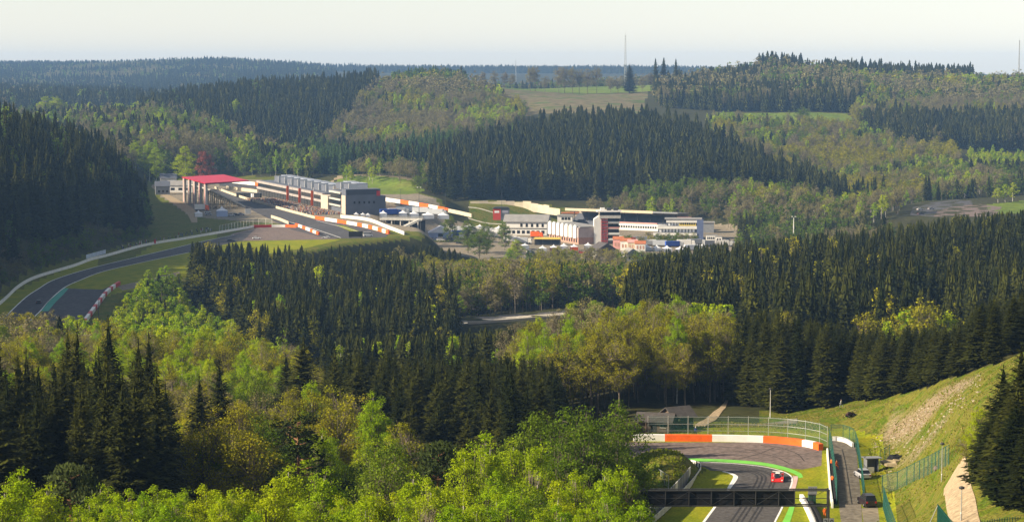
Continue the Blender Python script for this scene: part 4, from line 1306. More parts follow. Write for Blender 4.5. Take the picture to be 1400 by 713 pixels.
for k, x in enumerate((62, 92, 122)):
    b_ = thing('banner_mast', 'tall orange banner mast in front of the pit building', 'banner', C + Vector((math.cos(rz), math.sin(rz), 0)) * x + Vector((-math.sin(rz), math.cos(rz), 0)) * 3.0, rz, 'orange banner masts along the pits')
    part(b_, 'mast', M_wall, -.15, .15, -.15, .15, -.3, 13.5); part(b_, 'banner', M_orange, -.1, .1, .16, 1.7, 2.0, 11.5)
# crowd on the pit lane
rc = random.Random(8); cm_ = MB(); hue = []
cpal = [mat('crowd_%d' % i, c, .9, .1, 1) for i, c in enumerate([(.03, .035, .05), (.5, .48, .46), (.30, .05, .04), (.05, .08, .2), (.42, .3, .2), (.10, .10, .10), (.55, .2, .05)])]
ux, uy = Vector((math.cos(rz), math.sin(rz), 0)), Vector((-math.sin(rz), math.cos(rz), 0))
for _ in range(1500):
    x = rc.uniform(2, 165); p = ux * x + uy * (2.2 + 20 * rc.random() ** 1.3)
    hh = rc.uniform(1.55, 1.85); k = rc.choice([0, 0, 0, 1, 1, 2, 3, 3, 4, 5, 5, 6]); w_ = rc.uniform(.2, .27)
    pr = [(.10, 0), (w_ * .75, .45 * hh), (w_, .78 * hh), (w_ * .5, .84 * hh)]
    cm_.lathe(pr, 5, p, k); cm_.lathe([(.06, .84 * hh), (.12, .92 * hh), (.05, hh)], 5, p, 4)
cr_ = cm_.build('crowd', cpal, None, C)
tag(cr_, 'dense crowd of people standing on the pit lane before the pit building', 'crowd', None, 'stuff')

# ---- walls of the circuit far away
W_, O_, R_ = M_tyrewhite, M_orange, M_redp
coloured_wall('pit_wall', 'long cream pit wall between the crowd and the straight', 'wall', [(294, 257.5), (324, 268.5), (372, 283), (431, 299)], ZL, [(340, M_cream), (431, M_cream)], 0.6, 1.5)
coloured_wall('tyre_wall', 'orange and white chequered tyre wall below the grey pit end block', 'tyre wall', [(432, 299.5), (470, 305.5), (505, 312), (532, 320)], ZL, [(445, O_), (461, W_), (475, O_), (489, W_), (496, O_), (504, W_), (510, O_), (517, W_), (523, O_), (528, W_), (532, O_)], 1.0, 1.9)
coloured_wall('concrete_wall', 'pale outer wall sweeping past the bridge ramp', 'wall', [(466, 297.5), (503, 302), (531, 312.5), (553, 321)], ZL, [(503, M_concw), (553, M_concw)], 0.5, 1.8)
coloured_wall('concrete_wall', 'short cream wall between the pit straight and the grey run off', 'wall', [(371, 297.5), (383, 301.5), (395, 306.5)], ZL, [(395, M_cream)], 0.5, 1.6)
coloured_wall('concrete_wall', 'long white wall along the outside of the uphill track', 'wall', [(-30, 440), (5, 412), (25, 393.5), (50, 380), (101, 364.5), (124, 356), (146, 350.5), (187, 339), (215, 333), (250, 327.5), (285, 321.5), (347, 311)], ZL, [(60, M_concw), (130, M_concw), (215, M_concw), (285, M_concw), (347, M_tyrewhite)], 0.4, 1.25)
coloured_wall('tyre_wall', 'red, white and orange tyre wall joining the long white wall', 'tyre wall', [(347.5, 311), (371, 310.5), (391, 310.5), (405, 311)], ZL, [(371, R_), (390, W_), (405, O_)], 0.9, 1.4)
coloured_wall('tyre_wall', 'orange and white tyre wall pointing into the grey run off', 'tyre wall', [(404.5, 308.5), (415, 312.5), (436, 321)], ZL, [(408, O_), (413, W_), (418, O_), (424, W_), (428, O_), (432, W_), (436, O_)], 0.9, 1.5)
coloured_wall('tyre_wall', 'red and white tyre wall ending orange at the foot of the uphill track', 'tyre wall', [(100, 457), (109, 449), (119, 437.5), (131, 421), (144, 404), (152, 396.5), (163, 389)], ZL, [(106, O_), (110, W_), (113, O_), (118, W_), (121, R_), (125, W_), (128, R_), (132, W_), (135, R_), (139, W_), (142, R_), (147, W_), (150, R_), (154, W_), (163, R_)], 1.1, 1.5)
coloured_wall('tyre_wall', 'white and orange wall beyond the red grandstand roof', 'tyre wall', [(318, 250), (350, 253.5), (375, 256), (384, 258)], ZL, [(349, W_), (376, O_), (384, W_)], 0.9, 2.4)
coloured_wall('pit_wall', 'cream wall between the timing stands and the upper track', 'wall', [(310, 258), (352, 263.5)], ZL, [(332, M_cream), (352, M_cream)], 0.6, 2.2)
coloured_wall('tyre_wall', 'orange and white tyre wall above the paddock awnings', 'tyre wall', [(518, 273.5), (548, 278), (574, 282), (600, 287), (613, 290)], ZL, [(526, O_), (548, W_), (560, O_), (574, W_), (587, O_), (599, W_), (613, O_)], 1.0, 2.4)
coloured_wall('concrete_wall', 'cream wall curving down behind the paddock awnings', 'wall', [(613.5, 290), (630, 293.5), (645, 297)], ZL, [(645, M_cream)], 0.6, 2.2)
coloured_wall('retaining_wall', 'pale beige retaining wall under the sunken road', 'wall', [(640, 443), (690, 439.5), (760, 434), (818, 429)], ZM, [(700, M_beige), (760, M_cream), (818, M_beige)], 0.6, 0.9)
fence('debris_fence', 'pale posted debris fence beside the red and white tyre wall', [G(a, b, ZL) for a, b in [(300, 317), (325, 312), (350, 307.5), (372, 308)]], 3.6, 4.5, M_concw, M_meshl, (3.5,), postr=.1)
bb = thing('hoarding', 'pale blue lattice hoarding on the wall of the uphill track', 'hoarding', G(119, 357, ZL + 0.2), 0)
d_ = G(146, 349.5, ZL) - G(119, 357, ZL); bb.rotation_euler = (0, 0, math.atan2(d_.y, d_.x)); n_ = d_.length
for k in range(6): part(bb, 'panel', mat('pale_blue_board', (.42, .47, .56), .7, .15, .5), k * n_ / 6 + .15, (k + 1) * n_ / 6 - .15, .4, .52, 1.2, 3.0)
part(bb, 'frame', M_steel, 0, n_, .53, .62, 1.1, 1.25)
sb = thing('sign_box', 'black rectangular sign box on legs beside the run off', 'sign', G(486.5, 326, ZL), 0.05)
part(sb, 'box', M_black, -3.7, 3.7, -.4, .4, .9, 3.8)
for x in (-3, 3): part(sb, 'leg', M_dsteel, x - .15, x + .15, -.15, .15, -.3, .9)
mk = thing('marker_post', 'red marker post at the edge of the uphill track', 'marker', G(212, 334, ZL))
part(mk, 'board', M_redp, -.5, .5, -.06, .06, .6, 2.4); part(mk, 'post', M_dsteel, -.08, .08, .07, .16, -.2, 2.3)
tk = thing('timing_stand', 'dark timing stand with pale screens on the pit wall', 'timing stand', G(323, 269.5, ZL), math.atan2(*(lambda d: (d.y, d.x))(G(363, 270.5, ZL) - G(323, 269.5, ZL))))
part(tk, 'counter', M_black, 0, 19, 0, 1.6, -.3, 3.0); part(tk, 'canopy', M_slate, -.3, 19.3, -.4, 2.0, 3.1, 3.35); part(tk, 'screen', M_canvas, 11.5, 13.8, -.12, -.01, .4, 2.9)
for x in (0.4, 6, 13, 18.6): part(tk, 'post', M_dsteel, x - .1, x + .1, -.3, -.15, -.3, 3.1)

# cars out on the circuit
def on(px, py, rz, l, c, k='gt', L=4.5): return car(G(px, py, ZL + .05), rz, l, c, L, 1.9, 1.25, k, None, 'race_car', 'race car')
on(31, 438, 1.75, 'white race car on the uphill track near the teal paint', (.62, .62, .62))
on(53, 414, 1.75, 'dark race car ahead of the white one on the uphill track', (.08, .09, .1))
on(351, 326.5, .1, 'white race car below the grey run off', (.66, .66, .66))
on(316, 329.5, .15, 'black race car behind the white one below the run off', (.03, .03, .035))
on(446, 325.5, 2.9, 'silver race car crossing the dip of the pit straight', (.4, .4, .42))
vn = car(G(503, 323, ZL), .2, 'white recovery van beside the black sign box', (.66, .66, .66), 5.2, 2.0, 2.2, 'van', None, 'van', 'van')

# ---- bridge and ramp
BZ = -88.0
bd = thing('ramp_bridge', 'grey concrete bridge with railings leading down to the paddock', 'bridge', G(519, 298.5, BZ), math.atan2(*(lambda d: (d.y, d.x))(G(578, 299.5, BZ) - G(519, 298.5, BZ))))
part(bd, 'deck', M_conc, 0, 26, 0, 7, -.9, 0.1)
for y in (.1, 6.7):
    for z in (.55, 1.1): part(bd, 'rail', M_steel, 0, 26, y, y + .12, z, z + .12)
    for k in range(8): part(bd, 'rail_post', M_steel, k * 3.6 + .1, k * 3.6 + .24, y, y + .12, .1, 1.1)
for k in range(5):
    for y in (.6, 5.8): part(bd, 'pier', M_conc, 1.5 + k * 5.4, 2.1 + k * 5.4, y, y + .6, -17.5, -.9)
MB().prism([(25.5, -.1), (25.5, -.9), (3, -11.5), (3, -10.7)], 'y', -4.2, -.6).build('ramp', M_concw, bd)
MB().prism([(25.5, 1.0), (25.5, -.08), (3, -10.68), (3, -9.6)], 'y', -4.5, -4.22).build('ramp_parapet', M_concw, bd)
part(bd, 'shade_backdrop', mat('underbridge_shade', (.06, .065, .08), .9, .2, .4), -2, 26, 7.02, 7.6, -17, -.2)  # dark sheet behind the piers, its colour stands in for shade under the deck
# trucks and awnings
for px, py, a, l, cb, bx in ((534, 294.5, .2, 'blue race lorry beside the bridge', M_bluec, M_bluec), (545, 293.5, .2, 'white race lorry next to the blue lorry', M_wall, M_wall), (556, 291, .2, 'white race lorry under the orange and white wall', M_wall, M_canvas), (578, 292, -.35, 'grey race lorry with long side windows', M_grey, mat('silver_box', (.45, .47, .5), .5, .1, .3)), (598, 294.5, -.35, 'silver race lorry beside the small olive tree', M_grey, mat('silver_box', (.45, .47, .5)))):
    truck(G(px, py, ZL), a, l, cb, bx, 13)
for px, py, w, l in ((524, 296.5, 4, 'small white awning at the end of the pit block'), (551, 296, 4.5, 'white awning between the race lorries'), (585, 298.5, 6.5, 'peaked white awning at the head of the ramp'), (566, 297, 5, 'low white awning beside the ramp bridge'), (606, 299, 6, 'grey white awning below the silver lorry'), (487, 295.5, 2.6, 'tiny white awning against the grey end block'), (496, 296, 2.6, 'tiny white parasol tent right of the tiny awning'), (503, 296.5, 2.6, 'tiny white tent at the corner of the end block')):
    pagoda(px, py, w, 4.2 if w > 3 else 2.6, l, M_canvas, ZL)
mq = thing('marquee', 'large white gabled marquee with pale blue walls below the bridge', 'marquee', G(586, 325, ZP), 0.05)
part(mq, 'wall', mat('pale_blue_canvas', (.35, .42, .62)), 0, 15, 0, 10, -.3, 3.4)
MB().prism([(-.4, 3.2), (15.4, 3.2), (7.5, 7.2)], 'y', -.4, 10.4).build('roof', M_canvas, mq)
part(mq, 'doorway', M_glass, 6, 9, -.06, -.01, 0, 2.6)
for px, l, c, k in ((602.5, 'white van parked in front of the large marquee', (.66, .66, .68), 'van'), (615, 'dark blue van parked beside the white van', (.02, .03, .07), 'van'), (595.5, 'blue car parked left of the white van', (.03, .06, .2), 'car')):
    car(G(px, 329.5, ZP), 0.1, l, c, 5.0 if k == 'van' else 4.3, 1.95, 2.3 if k == 'van' else 1.5, k, None, 'van' if k == 'van' else 'parked_car', k)
hd = thing('hedge', 'clipped yellow green hedge below the parked vans', 'hedge', G(575, 331, ZP), .02)
_hb = random.Random(4); hm_ = MB()
for k in range(900):
    x = _hb.uniform(0, 22); y = _hb.uniform(0, 1.6); z = _hb.uniform(0, 1.3); n = Vector((_hb.uniform(-1, 1), _hb.uniform(-1, 1), _hb.uniform(0, 1))).normalized(); s_ = n.orthogonal().normalized() * .2; t_ = n.cross(s_)
    q = Vector((x, y, z)); hm_.quad(q - s_, q + t_, q + s_, q - t_)
hm_.build('foliage', mat_leaf('hedge_leaves', (.12, .16, .01), (.18, .2, .012), .3, .4), hd)

# ---- retaining wall, terraces
rw = [AT(643, 286, 1490), AT(700, 284, 1490), AT(728, 284.5, 1485), AT(742, 286.5, 1478), AT(766, 290, 1462)]
_l = smooth_line(rw, 6.0)
w = thing('retaining_wall', 'long cream retaining wall of upright panels above the green terraces', 'retaining wall', _l[0])
for i in range(len(_l) - 1):
    hh = 5.6 - 4.0 * (i / len(_l)) ** 1.5 + 0.4 * math.sin(i * 2.3)
    ribbon(MB(), [_l[i] - _l[0], _l[i + 1] - _l[0]], 0.7, -2.5, hh - (0.25 if i % 3 else 0), 0).build('panel', (M_cream, M_beige, M_cream)[i % 3], w)
for k, (a, b) in enumerate((((640, 1470), (776, 1455)), ((640, 1445), (770, 1432)))):
    l = [Vector(((px - 700) / F * y, y, 0)) for px, y in ((a[0], a[1]), ((a[0] + b[0]) / 2, (a[1] + b[1]) / 2), b)]
    l = smooth_line(l, 5)
    for p in l: p.z = hz(p.x, p.y)
    t = thing('terrace_step', 'low %s step of the spectator terraces under the cream retaining wall' % ('upper', 'lower')[k], 'terrace', l[0])
    ribbon(MB(), [p - l[0] for p in l], .5, -.4, .55).build('step', M_conc, t)
kb = thing('kiosk', 'red and black commentary kiosk on the green terrace', 'kiosk', AT(674, 294.5, 1420), 0.0)
part(kb, 'red_half', mat('kiosk_red', (.48, .05, .03), .7, .15, .4), 0, 5.2, 0, 5, -3, 4.6); part(kb, 'dark_half', M_slate, 5.22, 11, 0, 5, -3, 4.4)
part(kb, 'window', M_canvas, 1.0, 4.2, -.06, -.01, 1.8, 3.2); part(kb, 'sign', mat('grey_sign', (.3, .3, .38), .6, .1, .5), 6.2, 10.2, -.06, -.01, 1.8, 3.4)
MB().prism([(-.4, 4.6), (11.4, 4.4), (10, 5.6), (1.5, 5.7)], 'y', -.4, 5.4).build('roof', M_dsteel, kb)


def building(name, label, cat, px, py, z, rz, w, d, h, mt, roof=None, rise=0.0, roof_m=None, eave=.5, axis='x'):
    t = thing(name, label, cat, G(px, py, z), rz)
    part(t, 'wall', mt, 0, w, 0, d, -.6, h)
    rm = roof_m or M_roofg
    if roof == 'gable':
        if axis == 'x':
            pr = [(-eave, h), (d + eave, h), (d / 2, h + rise)]; MB().prism(pr, 'x', -eave, w + eave).build('roof', rm, t)
        else:
            pr = [(-eave, h), (w + eave, h), (w / 2, h + rise)]; MB().prism(pr, 'y', -eave, d + eave).build('roof', rm, t)
    elif roof == 'flat':
        part(t, 'roof', rm, -eave, w + eave, -eave, d + eave, h + .01, h + .5)
    return t


# grey roofed hall
hl = building('paddock_hall', 'white hall with a broad grey roof beside the yellowish tree', 'hall', 690, 321, ZP, -.12, 27, 17, 8.5, M_wall, 'gable', 4.2, M_roofg, 1.0)
wins(hl, 5, 9, 26, -.01, 5.2, 7.4, .6); part(hl, 'band', M_dsteel, 0, 27, -.12, -.01, 3.9, 4.5); wins(hl, 8, 1, 26, -.01, 1.0, 3.0, .4)
# pointed white facade row
A, B = G(750, 327, ZP), G(790, 334, ZP)
rz, L_ = frame(A, B)
zf = thing('gabled_facade', 'row of seven tall white pointed facade panels on a brick ground floor', 'building', A, rz)
part(zf, 'ground_floor', M_brick, 0, L_, 0.4, 16, -.6, 4.0)
part(zf, 'upper_wall', mat('dull_pink_panel', (.45, .36, .34), .8, .1, .4), 0, L_, 0.3, 15.8, 4.02, 10.0)  # upper wall in a duller pink behind the white panels
part(zf, 'roof', M_roofg, -.3, L_ + .3, 1.2, 16.2, 10.02, 10.6)
for k in range(7):
    x = k * L_ / 7; w_ = L_ / 7
    MB().prism([(x + .25, 3.6), (x + w_ * .72, 3.6), (x + w_ * .72, 10.4), (x + w_ * .48, 11.8), (x + .25, 10.4)], 'y', -.6, .28).build('pointed_panel', M_wall, zf)
wins(zf, 12, 1, L_ - 1, .39, 1.0, 3.0, .5)
wb = building('race_office', 'small white office with three dark windows and an orange roof edge', 'building', 762, 312, ZP, -.1, 10, 9, 8.2, M_wall, 'flat')
wins(wb, 3, 2.5, 8.8, -.01, 5.6, 7.4, .2)
og = building('orange_kiosk', 'long low building with an orange roof behind the white office', 'building', 768, 306, ZP, -.06, 12, 7, 7.2, M_beige, 'flat', 0, M_terr)
# covered stand
A, B = G(776, 311, ZP), G(926, 317, ZP)
rz, L_ = frame(A, B)
cs = thing('covered_stand', 'long covered grandstand with a cream roof edge and dark seating', 'grandstand', A, rz)
part(cs, 'back_wall', M_beige, 0, L_, 17.5, 18, -.6, 10.8)
MB().prism([(-1.5, 12.0), (18.5, 10.8), (18.5, 11.4), (-1.5, 12.6)], 'x', -1, L_ + 1).build('roof', M_roofg, cs)
part(cs, 'roof_edge', M_cream, -1, L_ * .79, -1.9, -1.52, 11.5, 13.2); part(cs, 'roof_edge', M_grey, L_ * .79 + .02, L_ + 1, -1.9, -1.52, 11.9, 12.9)
for k in range(11): part(cs, 'seat_row', M_slate, 0, L_, 1 + k * 1.5, 2.5 + k * 1.5, 2.2 + k * .6, 2.8 + k * .6)
part(cs, 'front_wall', M_wall, L_ * .45, L_, -.4, .9, -.6, 4.2); part(cs, 'front_wall', M_pink, L_ * .45, L_ * .82, -.45, .85, 4.22, 5.2)
wins(cs, 16, L_ * .47, L_ * .82, -.41, 1.6, 3.0, .35)
for k in range(9): part(cs, 'column', M_dsteel, 3 + k * (L_ - 6) / 8, 3.3 + k * (L_ - 6) / 8, 4.0, 4.3, 3.0, 12.2)
# tower
tw = thing('control_tower', 'race control tower with white shaft, red scaffold and glazed top cabin', 'tower', G(812, 333.5, ZP), .05)
part(tw, 'shaft', M_wall, 0, 4.4, 0, 5, -.6, 15.0)
MB().prism([(0, 15.0), (4.4, 15.0), (2.6, 16.8)], 'y', 0, 5).build('shaft_cap', M_wall, tw)
for z in np.arange(0, 17, 1.9): part(tw, 'scaffold_deck', M_redp, 4.42, 8.4, -.4, 4.6, z, z + .22)
for x in (4.5, 6.3, 8.1):
    for y in (-.3, 4.3): part(tw, 'scaffold_post', mat('scaffold_red', (.42, .1, .09), .6, .1, .5), x, x + .18, y, y + .18, -.6, 17.2)
part(tw, 'core', mat('pink_core', (.55, .36, .34), .8, .1, .5), 4.6, 8.0, 1.2, 4.2, -.6, 17.0)
for z in (2.2, 5.6, 9.0, 12.4):
    part(tw, 'balcony', M_conc, 8.42, 15.6, -.2, 6, z, z + .35); part(tw, 'balcony_wall', M_pink if z == 9.0 else M_wall, 8.6, 15.4, -.15, -.02, z + .36, z + 1.3); part(tw, 'window_band', M_glass, 8.5, 15.4, 1.8, 5.8, z + .36, z + 3.0)
part(tw, 'cabin', M_glass, 3.4, 15.8, -1.0, 6.5, 17.4, 19.4); part(tw, 'cabin_base', M_conc, 3.2, 16.0, -1.2, 6.7, 15.6, 17.38); part(tw, 'cabin_roof', M_wall, 1.8, 16.6, -1.6, 7, 19.42, 20.2)
for x in (4, 8, 12): part(tw, 'roof_box', M_wall if x < 5 else M_dsteel, x, x + 2.6, 1, 4, 20.22, 21.8)
# terraced white building
wb = thing('terrace_building', 'white building with stepped balcony bands and a blue grey end wall', 'building', G(893, 327, ZP), -.08)
for k, (x0, z) in enumerate(((0, 0), (2.5, 4.2), (8, 8.2))):
    part(wb, 'storey', M_slate, x0 + .4, 29, 1.4 + k * .6, 13, z - (.6 if k == 0 else 0), z + 3.6)
    part(wb, 'balcony_band', M_wall, x0, 27, 0 + k * .6, 1.38 + k * .6, z + 2.4 - k * .1, z + 4.0)
    wins(wb, 13 - 2 * k, x0 + 1, 26, 1.38 + k * .6, z + .3, z + 2.1, .35, M_canvas)
part(wb, 'roof', M_roofg, 7, 30.2, .8, 13.5, 12.3, 12.8)
part(wb, 'top_storey', M_yellow, 16, 26.5, 1.9, 2.55, 8.4, 11.4); wins(wb, 7, 16.5, 26, 1.88, 9.0, 10.8, .4)
part(wb, 'end_wall', mat('blue_grey_wall', (.10, .13, .24), .8, .1, .3), 27.02, 31, .4, 13, -.6, 12.2)
pk = thing('pink_hoarding', 'pink hoarding with a magenta mark above the terraced white building', 'hoarding', AT(926, 306, 1350), -.05)
part(pk, 'panel', M_pink, 0, 9, 0, .3, -2, 4.4); MB().prism([(3.0, 1.6), (4.2, .9), (5.6, 1.6), (4.4, 2.8)], 'y', -.08, -.01).build('mark', mat('magenta_mark', (.55, .05, .4), .6, .1, .5), pk)
for x in (.4, 8.4): part(pk, 'post', M_dsteel, x, x + .25, .31, .55, -14, 4.2)
building('storage_shed', 'grey flat roofed shed behind the blue grey end wall', 'shed', 958, 318, ZP, -.1, 8.5, 8, 6.4, M_grey, 'flat')
for px, py, l, w_ in ((965, 329, 'white cabin with a grid of windows right of the terraced building', 7), (978, 331, 'smaller white cabin leaning behind the spruce tops', 4)):
    c_ = building('site_cabin', l, 'cabin', px, py, ZP, -.15, w_, 3, 3.2, M_wall, 'flat', eave=.1); wins(c_, max(2, int(w_ // 1.4)), .6, w_ - .4, -.01, 1.0, 2.4, .35)
# village-like rows below the tower
for px, py, w_, h_, l, mt in ((838, 340, 6, 5.6, 'pink and white row house next to the tower foot', M_pink), (848, 342, 6, 5.4, 'white row house with pink shutters right of the pink house', M_wall), (858, 343, 5.5, 5, 'cream row house at the middle of the row', M_cream), (868, 344, 6, 4.6, 'white row house half hidden by bushes', M_wall)):
    b_ = building('row_house', l, 'house', px, py, ZP, -.1, w_, 7, h_, mt, 'gable', 1.6, M_terr if w_ > 5.6 else M_pink, .3)
    wins(b_, 3, .6, w_ - .3, -.01, 1.6, 3.6, .45, M_brick)
b_ = building('gabled_house', 'house with a dark steep roof and white gable in front of the tower', 'house', 815, 352, ZP, .35, 13, 11, 3.6, M_wall, 'gable', 4.4, mat('dark_slate_roof', (.08, .07, .07), .8, .2, .6), .8, 'y'); wins(b_, 4, 1.5, 12, -.01, 1.0, 2.6, .5)
b_ = building('gabled_house', 'small white house with a pale roof under the row houses', 'house', 856, 357, ZP, .3, 8, 8, 4, M_wall, 'gable', 3, M_roofg, .5, 'y'); wins(b_, 3, 1, 7, -.01, 1.0, 2.6, .5)
yc = thing('yellow_canopy', 'long yellow flat canopy over a dark open front', 'canopy', G(730, 335, ZP), -.12)
part(yc, 'roof', M_yellow, 0, 16, 0, 6, 3.6, 4.4); part(yc, 'shop_front', M_black, .4, 15.6, 1.6, 5.6, -.3, 3.58)
for x in (.2, 5.2, 10.2, 15.4): part(yc, 'post', M_dsteel, x, x + .2, .2, .4, -.4, 3.6)
truck(G(734, 325, ZP), -.1, 'orange lorry parked under the grey roofed hall', M_orange, M_orange, 8)
for i, (px, py, mt, l) in enumerate(((771, 341, M_canvas, 'white awning stall by the brick ground floor'), (757, 343, M_terr, 'orange roofed stall beside the yellow canopy'), (785, 342, M_orange, 'orange stall under the bare tree'), (804, 340, M_canvas, 'white stall at the foot of the tower'), (742, 344, M_canvas, 'white stall in front of the yellow canopy'))):
    t = pagoda(px, py, 4, 4, l, mt, ZP, 'stall'); t.name = 'market_stall'
rcp = random.Random(12)
for i, (px, py, l) in enumerate(((645, 334, 'left of the pale willow like tree'), (652, 335, 'under the dark round trees'), (725, 345, 'beside the dark open shop front'), (795, 346, 'between the stalls and the steep roofed house'), (880, 351, 'below the row houses'), (990, 331, 'next to the smaller white cabin'), (996, 330, 'at the end of the cabins'), (1003, 332, 'on the gravel towards the lamp masts'), (628, 333, 'at the end of the hedge'))):
    c = rcp.choice([((.6, .6, .62), 'white'), ((.03, .03, .04), 'black'), ((.35, .36, .38), 'silver'), ((.3, .02, .02), 'red')])
    car(G(px, py, ZP), rcp.uniform(-.4, .4), '%s car parked %s' % (c[1], l), c[0])

# lorries and tents packed between the buildings
_cols = [(M_wall, 'white'), (M_canvas, 'pale'), (M_grey, 'grey'), (M_bluec, 'blue'), (M_redp, 'red'), (mat('silver_box', (.45, .47, .5)), 'silver')]
for i, (px, py, a, ci, wh) in enumerate(((848, 331, .1, 0, 'under the tower balconies'), (862, 333, .05, 4, 'behind the row houses'), (878, 332, .0, 1, 'between the row houses and the terraced building'), (890, 336, .1, 0, 'before the terraced building'), (905, 337, -.1, 5, 'before the bushes of the terraced building'), (922, 338, .2, 3, 'at the lower corner of the terraced building'),
                                         (938, 336, .0, 0, 'beside the blue grey end wall'), (952, 335, .1, 2, 'next to the white cabins'), (700, 331, -.1, 0, 'along the white hall'), (715, 333, -.1, 5, 'at the yellow canopy'), (640, 327, .2, 0, 'by the round trees'), (948, 343, .3, 1, 'on the gravel edge near the spruce tops'), (975, 337, .2, 2, 'behind the white cabins'), (990, 337, .1, 0, 'at the end of the paddock gravel'))):
    truck(G(px, py, ZP), a, '%s lorry parked %s' % (_cols[ci][1], wh), M_wall, _cols[ci][0], 11, 2.5, 3.8)
for i, (px, py, a, ci, wh) in enumerate(((622, 317, -.2, 0, 'beside the ramp under the cream wall'), (634, 318, -.2, 5, 'between the ramp and the terraces'), (648, 319, -.1, 0, 'at the foot of the lower terrace step'), (662, 318, -.1, 2, 'below the red and black kiosk'), (676, 320, -.1, 1, 'next to the white hall gable'), (628, 323, .1, 3, 'right of the large marquee'), (668, 324, .0, 0, 'behind the dark round trees'))):
    truck(G(px, py, ZP), a, '%s lorry standing %s' % (_cols[ci][1], wh), M_wall, _cols[ci][0], 12, 2.5, 3.9)
for px, py, w_, wh in ((618, 314, 6, 'under the end of the cream wall'), (642, 314, 6, 'above the parked lorries by the terraces'), (656, 314, 5, 'left of the red and black kiosk'), (682, 316, 5, 'against the white hall gable'), (870, 338, 5, 'behind the red lorry'), (884, 342, 5, 'below the bushes'), (898, 343, 4, 'right of the row houses'), (912, 344, 5, 'before the silver lorry'), (930, 345, 5, 'before the blue lorry'), (718, 340, 4, 'beside the dark shop front'), (960, 342, 4, 'on the gravel by the cabins'), (832, 346, 4, 'behind the steep dark roof')):
    pagoda(px, py, w_, 3.8, 'white pointed tent ' + wh, M_canvas, ZP)

# ---- poles and masts
def mast(p, h, r, label, head=True, mt=None, name='light_mast', cat='mast'):
    t = thing(name, label, cat, p)
    MB().lathe([(r, -.5), (r * .5, h)], 6).build('pole', mt or M_concw, t)
    if head:
        part(t, 'lamp_bar', M_dsteel, -1.1, 1.1, -.12, .12, h, h + .25)
        for x in (-.9, .9): part(t, 'lamp', M_lamp, x - .4, x + .4, -.3, .3, h + .26, h + .7)
    return t


mast(AT(1085, 318, 1240), 9, .35, 'white floodlight mast with two lamps at the edge of the woods')
mast(AT(1075, 318, 1250), 13, .16, 'thin pole beside the white floodlight mast', False, M_dsteel)
mast(G(573, 293, ZL), 16, .16, 'thin grey light pole above the grey race lorry', True, M_dsteel)
mast(G(548, 291, ZL), 15, .16, 'thin grey pole above the white race lorries', False, M_dsteel)
mast(AT(609, 300, 1290), 16, .15, 'thin pole rising behind the silver race lorry', False, M_dsteel)
mast(AT(686, 295, 1420), 17, .15, 'thin pole standing on the green terrace', False, M_dsteel)
mast(G(135, 445, ZL), 9, .14, 'short pole beside the red and white tyre wall', False, M_dsteel)


def lattice(p, h, r, label, group=None):
    t = thing('radio_mast', label, 'radio mast', p)
    for k in range(3):
        a = k * 2.094
        MB().tube((r * math.cos(a), r * math.sin(a), -3), (r * .35 * math.cos(a), r * .35 * math.sin(a), h), .36, .22, 4).build('leg', M_steel, t)
    lb = MB(); n = 18
    for i in range(n):
        z0, z1 = h * i / n, h * (i + 1) / n
        q0, q1 = r * (1 - .65 * i / n), r * (1 - .65 * (i + 1) / n)
        for k in range(3):
            a, b = k * 2.094, (k + 1) * 2.094
            lb.tube((q0 * math.cos(a), q0 * math.sin(a), z0), (q1 * math.cos(b), q1 * math.sin(b), z1), .2, .2, 3, cap=False)
    lb.build('lattice', M_steel, t)
    MB().tube((0, 0, h), (0, 0, h + h * .08), .15, .05, 4).build('antenna', M_steel, t)
    return t


def mtop(px, ptop, y):
    p = AT(px, ptop, y); z = hz(p.x, y); return Vector((p.x, y, z)), (p.z - z) / 1.08


_p, _h = mtop(855, 42, 3120); lattice(_p, _h, 2.2, 'tall pale radio mast on the high meadow skyline')
_p, _h = mtop(1394, 50, 3050); lattice(_p, _h, 1.2, 'thin radio mast above the right hand hill')
_p, _h = mtop(705, 80, 5200); lattice(_p, _h, 2.0, 'short stout lattice tower on the far skyline')

# ---- far houses
def far_house(px, py, y, w_, h_, label, wall, roof, rz=0.2):
    p = AT(px, py, y); p.z = hz(p.x, y)
    t = thing('house', label, 'house', p, rz)
    part(t, 'wall', wall, -w_ / 2, w_ / 2, -4, 4, -2, h_); MB().prism([(-4.6, h_), (4.6, h_), (0, h_ + 3.4)], 'x', -w_ / 2 - .4, w_ / 2 + .4).build('roof', roof, t)
    wins(t, 3, -w_ / 2 + 1, w_ / 2 - .5, -4.01, 1.5, 3.2, .5)
    return t


